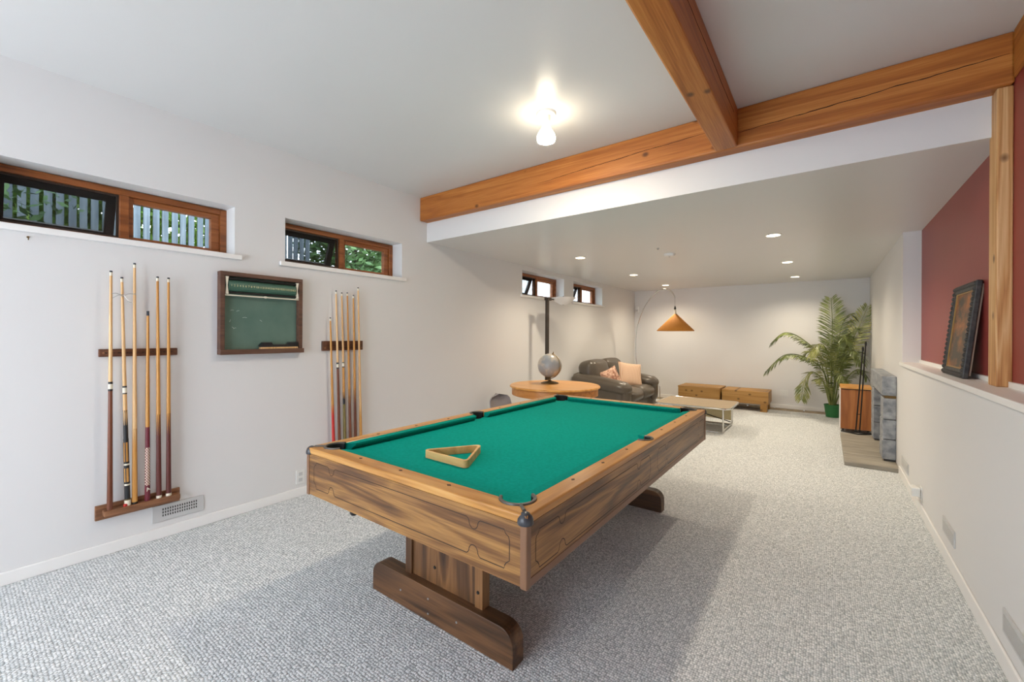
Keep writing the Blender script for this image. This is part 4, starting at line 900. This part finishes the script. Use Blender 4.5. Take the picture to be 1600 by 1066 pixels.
mt = Matrix.Translation((-2.34, AY, 0))
B().lathe([(.018, 1.86), (.020, 1.80), (.03, 1.775)], 14, mt).build('socket_cup', 'shadein', t, smooth=True)
B().lathe([(.026, 1.775), (.338, 1.460), (.340, 1.446), (.334, 1.446), (.330, 1.458), (.022, 1.768)], 40, mt, cap=False).build('lamp_shade', 'rattan', t, smooth=True)
# chrome side table beside the loveseat
t = thing('side_table', 'low chrome tube stand beside the far arm of the loveseat', 'side table', (-2.72, 8.16, 0))
for y in (8.03, 8.29):
    P = [(-2.86, y, .012), (-2.86, y, .36), (-2.84, y, .385), (-2.61, y, .385), (-2.59, y, .36), (-2.59, y, .012)]
    B().tube(P, .011, 8).build('frame_loop', 'chrome', t, smooth=True)
B().box((-2.87, 8.02, .397), (-2.58, 8.30, .405)).build('top', 'glass', t)
for x in (-2.86, -2.59): B().tube([(x, 8.03, .012), (x, 8.29, .012)], .011, 8).build('floor_rail', 'chrome', t, smooth=True)
# coffee table
cx0, cx1, cy0, cy1, cz = -2.07, -1.04, 6.32, 7.18, .365
t = thing('coffee_table', 'low coffee table with taupe top and chrome sled legs', 'coffee table', ((cx0+cx1)/2, (cy0+cy1)/2, 0))
def rr(x0, x1, y0, y1, r): return arc(x0+r, y0+r, r, 180, 270, 6)+arc(x1-r, y0+r, r, 270, 360, 6)+arc(x1-r, y1-r, r, 0, 90, 6)+arc(x0+r, y1-r, r, 90, 180, 6)
B().prism(rr(cx0+.012, cx1-.012, cy0+.012, cy1-.012, .10), cz-.022, cz, 'Z').build('table_top', 'lam', t)
B().tube([(x, y, cz-.010) for x, y in rr(cx0+.008, cx1-.008, cy0+.008, cy1-.008, .105)], .013, 8, True).build('chrome_rim', 'chrome', t, smooth=True)
for y in (cy0+.10, cy1-.04):
    P = [(cx0+.06, y, cz-.03), (cx0+.06, y, .03), (cx0+.075, y, .013), (cx1-.115, y, .013), (cx1-.10, y, .03), (cx1-.10, y, cz-.03)]
    B().tube(P, .012, 8).build('sled_leg', 'chrome', t, smooth=True)
B().tube([(cx1-.10, cy0+.10, .040), (cx1-.10, cy1-.04, .040)], .010, 8).build('cross_bar', 'chrome', t, smooth=True)
B().tube([(cx0+.06, cy1-.085, cz-.10), (cx1-.11, cy1-.085, .055)], .007, 8).build('diagonal_brace', 'darkmetal', t, smooth=True)
# cream canvas panel laced into the far leg frame
n = 8; vs = []; fs = []
for i in range(n+1):
    u = i/n; x = cx0+.075+(cx1-.115-cx0-.075)*u
    for z in (.075+.02*math.sin(PI*u), cz-.035):
        for dy in (0, .006): vs.append((x, cy1-.052+dy-.015*math.sin(PI*u), z))
for i in range(n):
    a = 4*i; c_ = a+4; fs += [(a, c_, c_+2, a+2), (a+1, a+3, c_+3, c_+1), (a, a+1, c_+1, c_), (a+2, c_+2, c_+3, a+3)]
fs += [(0, 2, 3, 1), (4*n, 4*n+1, 4*n+3, 4*n+2)]
B().add(vs, fs).build('canvas_panel', 'cream', t, smooth=True)
# pine benches at the end wall
t = thing('pine_bench', 'knotty pine beam bench on block legs, right of the pair', 'bench', (-1.19, 9.0, 0), 'pine seats along the end wall')
B().box((-1.568, 8.71, .132), (-.82, 9.27, .358)).build('seat_block', 'pine', t, bevel=.006)
for x in (-1.50, -.948):
    for y in (8.72, 9.10): B().box((x, y, .0), (x+.108, y+.13, .132)).build('leg', 'pine', t, bevel=.004)
t = thing('pine_bench', 'knotty pine chest bench, left of the pair by the sofa', 'bench', (-1.98, 9.05, 0), 'pine seats along the end wall')
B().box((-2.375, 8.76, .132), (-1.615, 9.33, .340)).build('chest_body', 'pine', t, bevel=.005)
B().box((-2.380, 8.755, .340), (-1.610, 9.335, .365)).build('lid', 'pine', t, bevel=.004)
for x in (-2.33, -1.76):
    for y in (8.78, 9.18): B().box((x, y, 0), (x+.10, y+.12, .132)).build('leg', 'pine', t, bevel=.004)
# cabinet on casters
t = thing('rolling_cabinet', 'small oak cabinet on casters beside the hearth', 'cabinet', (.333, 7.80, 0))
B().box((.166, 7.63, .050), (.500, 7.98, .605)).build('body', 'cabw', t, bevel=.004)
B().box((.160, 7.615, .617), (.506, 7.99, .655)).build('top', 'oak', t, bevel=.008, bseg=3)
B().box((.172, 7.636, .605), (.494, 7.97, .617)).build('shadow_gap', 'slot', t)
B().box((.156, 7.64, .06), (.166, 7.97, .60)).build('side_panel', 'trimw', t)
for x in (.195, .470):
    for y in (7.66, 7.95):
        B().lathe([(.025, -.011), (.025, .011)], 14, Matrix.Translation((x, y, .025)) @ Matrix.Rotation(PI/2, 4, 'Y')).build('caster', 'black', t)
        B().box((x-.014, y-.012, .030), (x+.014, y+.012, .050)).build('caster_fork', 'iron', t)

# fireplace and hearth
t = thing('hearth', 'low weathered stone hearth slab in front of the fireplace', 'hearth', (.36, 6.5, 0))
q = None
for i in range(4):
    y0 = 5.66+i*.425; B().box((.158, y0, 0), (XR-.001, y0+.42, .042)).build('slab', 'hearth', t, bevel=.005)
t = thing('fireplace', 'grey stone block fireplace surround on the right wall', 'fireplace', (.53, 6.6, .042))
x0 = .478; XW = XR; XR = XR-.001
for k, (z0, z1) in enumerate(((.062, .268), (.274, .478), (.484, .705))):
    B().box((x0+random.uniform(0, .006), 5.93, z0), (XR, 6.21, z1)).build('stone_block', 'bluestone', t, bevel=.008)
    B().box((x0+random.uniform(0, .006), 7.05, z0), (XR, 7.31, z1)).build('stone_block', 'bluestone', t, bevel=.008)
for y0, y1 in ((5.91, 6.375), (6.381, 6.845), (6.851, 7.32)): B().box((x0-.006, y0, .735), (XR, y1, .940)).build('lintel_stone', 'bluestone', t, bevel=.008)
B().box((x0+.02, 5.94, .705), (XR, 7.30, .735)).build('lintel_bar', 'bronze', t)
for y0 in (5.95, 7.07): B().box((x0+.02, y0, .042), (XR, y0+.22, .062)).build('dark_gap_block', 'slot', t)  # dark blocks filling the gap under the columns; shade put in as colour
XR = XW
fb = thing('firebox', 'dark firebox recess behind the grey stone surround', 'firebox', (XR+.12, 6.63, .05), kind='structure')
B().box((XR+.24, 6.225, .055), (XR+.25, 7.035, .695)).box((XR, 6.222, .051), (XR+.25, 6.228, .699)).box((XR, 7.032, .051), (XR+.25, 7.038, .699)).box((XR, 6.225, .693), (XR+.25, 7.035, .699)).box((XR, 6.225, .051), (XR+.25, 7.035, .056)).build('firebox_lining', 'firebox', fb)
for y in (6.225, 7.015): B().box((XR-.012, y, .056), (XR-.002, y+.02, .69)).build('brass_edge', 'bronze', t)
B().box((XR-.012, 6.245, .056), (XR-.002, 7.015, .085)).build('brass_edge', 'bronze', t)
# tool stand
t = thing('fire_tool_stand', 'tall thin black iron tool stand in front of the cabinet', 'tool stand', (.34, 7.42, 0))
B().tube([(.165, 7.40, .052), (.53, 7.44, .052)], .009, 8).tube([(.17, 7.40, .052), (.345, 7.30, .050), (.53, 7.40, .052)], .008, 8).build('base', 'iron', t, smooth=True)
for a, b_ in (((.325, 7.42, .05), (.395, 7.40, 1.20)), ((.365, 7.42, .05), (.425, 7.40, 1.27))):
    B().tube([a, b_], .008, 8).build('rod', 'iron', t, smooth=True)
    B().lathe([(.010, -.04), (.013, 0), (.006, .022), (.001, .026)], 10, Matrix.Translation(b_)).build('handle', 'iron', t, smooth=True)
B().tube([(.33, 7.42, .30), (.372, 7.42, .30)], .005, 6).build('hook', 'iron', t, smooth=True)

# palm
px, py = .085, 8.93
t = thing('potted_palm', 'tall green palm in a green plastic pot in the far right corner', 'plant', (px, py, 0)); mt = Matrix.Translation((px, py, 0))
B().lathe([(.090, .003), (.112, .185), (.118, .190), (.118, .212), (.110, .214), (.106, .190)], 30, mt, cap=False).lathe([(.090, .003), (.001, .003)], 30, mt, cap=False).build('pot', 'green_pot', t, smooth=True)
B().lathe([(.001, .205), (.07, .200), (.105, .188), (.104, .180), (.001, .180)], 20, mt, cap=False).build('mulch', 'soil', t, smooth=True)
FR = [  # bezier-like paths: (list of (x, y, z)), leaflet length, droop
    ([(.08, 8.95, .20), (.07, 8.99, .95), (.08, 9.06, 1.55), (.06, 9.08, 2.02)], .30, .35),
    ([(.11, 8.93, .20), (.22, 8.95, .95), (.40, 9.00, 1.45), (.545, 9.02, 1.86)], .26, .35),
    ([(.06, 8.93, .20), (-.02, 8.90, .90), (-.30, 8.84, 1.28), (-.58, 8.80, 1.42), (-.80, 8.78, 1.22)], .22, .75),
    ([(.07, 8.90, .20), (-.03, 8.80, .75), (-.28, 8.68, 1.00), (-.58, 8.60, 1.03), (-.86, 8.56, .72)], .20, .8),
    ([(.05, 8.90, .20), (-.05, 8.78, .62), (-.20, 8.70, .76), (-.30, 8.66, .58), (-.34, 8.65, .28)], .20, .6),
    ([(.12, 8.88, .20), (.18, 8.74, .80), (.28, 8.58, 1.10), (.38, 8.44, 1.12), (.44, 8.36, .95)], .22, .8),
    ([(.10, 8.96, .20), (.16, 9.00, .90), (.28, 9.05, 1.35), (.40, 9.08, 1.50), (.48, 9.10, 1.35)], .22, .6),
    ([(.08, 8.88, .20), (.06, 8.76, .85), (-.02, 8.60, 1.18), (-.12, 8.48, 1.22), (-.22, 8.40, 1.02)], .22, .8),
    ([(.09, 8.90, .20), (.13, 8.80, .90), (.20, 8.66, 1.28), (.24, 8.54, 1.36), (.26, 8.44, 1.22)], .22, .8),
    ([(.12, 8.92, .20), (.24, 8.86, .60), (.36, 8.78, .80), (.46, 8.70, .82), (.52, 8.66, .70)], .18, .8),
    ([(.05, 8.96, .20), (-.02, 9.02, .70), (-.12, 9.08, 1.00), (-.24, 9.12, 1.10), (-.36, 9.14, .98)], .20, .8),
    ([(.10, 8.97, .20), (.14, 9.06, 1.0), (.20, 9.10, 1.50), (.30, 9.12, 1.72), (.42, 9.14, 1.66)], .24, .5),
    ([(.10, 8.86, .20), (.12, 8.70, .55), (.16, 8.58, .74), (.20, 8.48, .74), (.23, 8.42, .60)], .17, .9),
    ([(.06, 8.88, .20), (.00, 8.72, .52), (-.08, 8.60, .66), (-.14, 8.52, .62)], .16, .9),
]
rnd = random.Random(21)
for fi, (P, ll, droop) in enumerate(FR):
    path = smoothpath(P, 10); n = len(path); b = B()
    b.tube(path, [.010*(1-.75*i/n)+.002 for i in range(n)], 6)
    Ls = [0]
    for i in range(1, n): Ls.append(Ls[-1]+(path[i]-path[i-1]).length)
    tot = Ls[-1]; cnt = int(tot/.032)
    for k in range(cnt):
        s = tot*(.36+.64*k/cnt); i = max(1, min(n-1, next((q for q in range(n) if Ls[q] >= s), n-1))); f = (s-Ls[i-1])/max(1e-6, Ls[i]-Ls[i-1])
        p = path[i-1].lerp(path[i], f); tg = (path[i]-path[i-1]).normalized()
        side = tg.cross(Vector((0, 0, 1)))
        if side.length < .35: side = Vector((1, -.35, 0))
        if fi in (0, 1): side = Vector((1, -.45, 0))-tg*tg.dot(Vector((1, -.45, 0)))
        side.normalize(); u = k/cnt; l = ll*(.55+.9*u*(1-u)*2)*(1 if u < .9 else .75)
        for sg_ in (-1, 1):
            d = (side*sg_*.80+tg*(.62+.3*u)+Vector((0, 0, -droop*.35))+Vector((rnd.uniform(-.12, .12), rnd.uniform(-.12, .12), rnd.uniform(-.12, .12)))).normalized()
            nrm = d.cross(tg).normalized(); w = nrm.cross(d).normalized()*.0085
            m1 = p+d*l*.45+Vector((0, 0, -droop*l*.05)); m2 = p+d*l*.8+Vector((0, 0, -droop*l*.22)); e_ = p+d*l+Vector((0, 0, -droop*l*.42))
            for pnt in (m1, m2, e_):
                if pnt.x > .583: pnt.x = .583-rnd.uniform(0, .01)
                if pnt.y > 9.385: pnt.y = 9.385
            b.add([p, m1+w, m2+w*.8, e_, m2-w*.8, m1-w], [(0, 1, 5), (1, 2, 4, 5), (2, 3, 4)])
    b.build('frond', 'leafB' if fi % 3 == 1 else 'leafA', t, smooth=False)
for dx, dy, h in ((-.02, .0, .62), (.02, -.02, .55), (.0, .03, .5)):
    B().tube([(px+dx, py+dy, .19), (px+dx*1.2, py+dy*1.4, h*.6), (px+dx*1.0, py+dy*1.8, h)], [.020, .016, .010], 8).build('stalk', 'stalk', t, smooth=True)

# ================================================================== PICTURE ON THE SILL
pw, ph, pd = .52, .575, .034
lean = math.asin((.690-.632)/ph)
t = thing('framed_picture', 'dark carved picture frame with an amber painting leaning on the red wall', 'picture', (.634, 3.785, 1.1105))
t.rotation_euler = (0, lean, 0)          # local: x = depth (front at -), y = width, z = height
f_ = .052
B().box((-.004, -pw/2, 0), (pd-.010, -pw/2+f_, ph)).build('frame_stile', 'pframe', t, world=False, bevel=.006)
B().box((-.004, pw/2-f_, 0), (pd-.010, pw/2, ph)).build('frame_stile', 'pframe', t, world=False, bevel=.006)
for z in (0, ph-f_): B().box((-.004, -pw/2+f_, z), (pd-.010, pw/2-f_, z+f_)).build('frame_rail', 'pframe', t, world=False, bevel=.006)
# carved scallops along the frame
sc_ = B().lathe([(.0135, 0), (.011, .006), (.001, .010)], 10, Matrix.Rotation(-PI/2, 4, 'Y')).build('carved_boss', 'pframe', t, world=False, smooth=True)
sc_.location = (-.004, -pw/2+.020, .020); k = 0
for s in (-1, 1):
    for i in range(19):
        if s < 0 and i == 0: continue
        c = sc_.copy(); C.objects.link(c); c.parent = t; c.location = (-.004, s*(pw/2-.020), .020+i*.0297)
for z in (.020, ph-.020):
    for i in range(1, 16):
        c = sc_.copy(); C.objects.link(c); c.parent = t; c.location = (-.004, -pw/2+.020+i*.030, z)
fl = B(); a_, h_ = pw/2-f_, ph-f_
fl.box((.002, -a_, f_), (.008, -a_+.008, h_)).box((.002, a_-.008, f_), (.008, a_, h_)).box((.002, -a_+.008, f_), (.008, a_-.008, f_+.008)).box((.002, -a_+.008, h_-.008), (.008, a_-.008, h_))
fl.build('gold_fillet', 'gold', t, world=False)
B().box((.008, -a_, f_), (.012, a_, h_)).build('painting', 'painting', t, world=False)
B().box((pd-.010, -pw/2+.02, .02), (pd, pw/2-.02, ph-.02)).build('backing', 'paper', t, world=False)
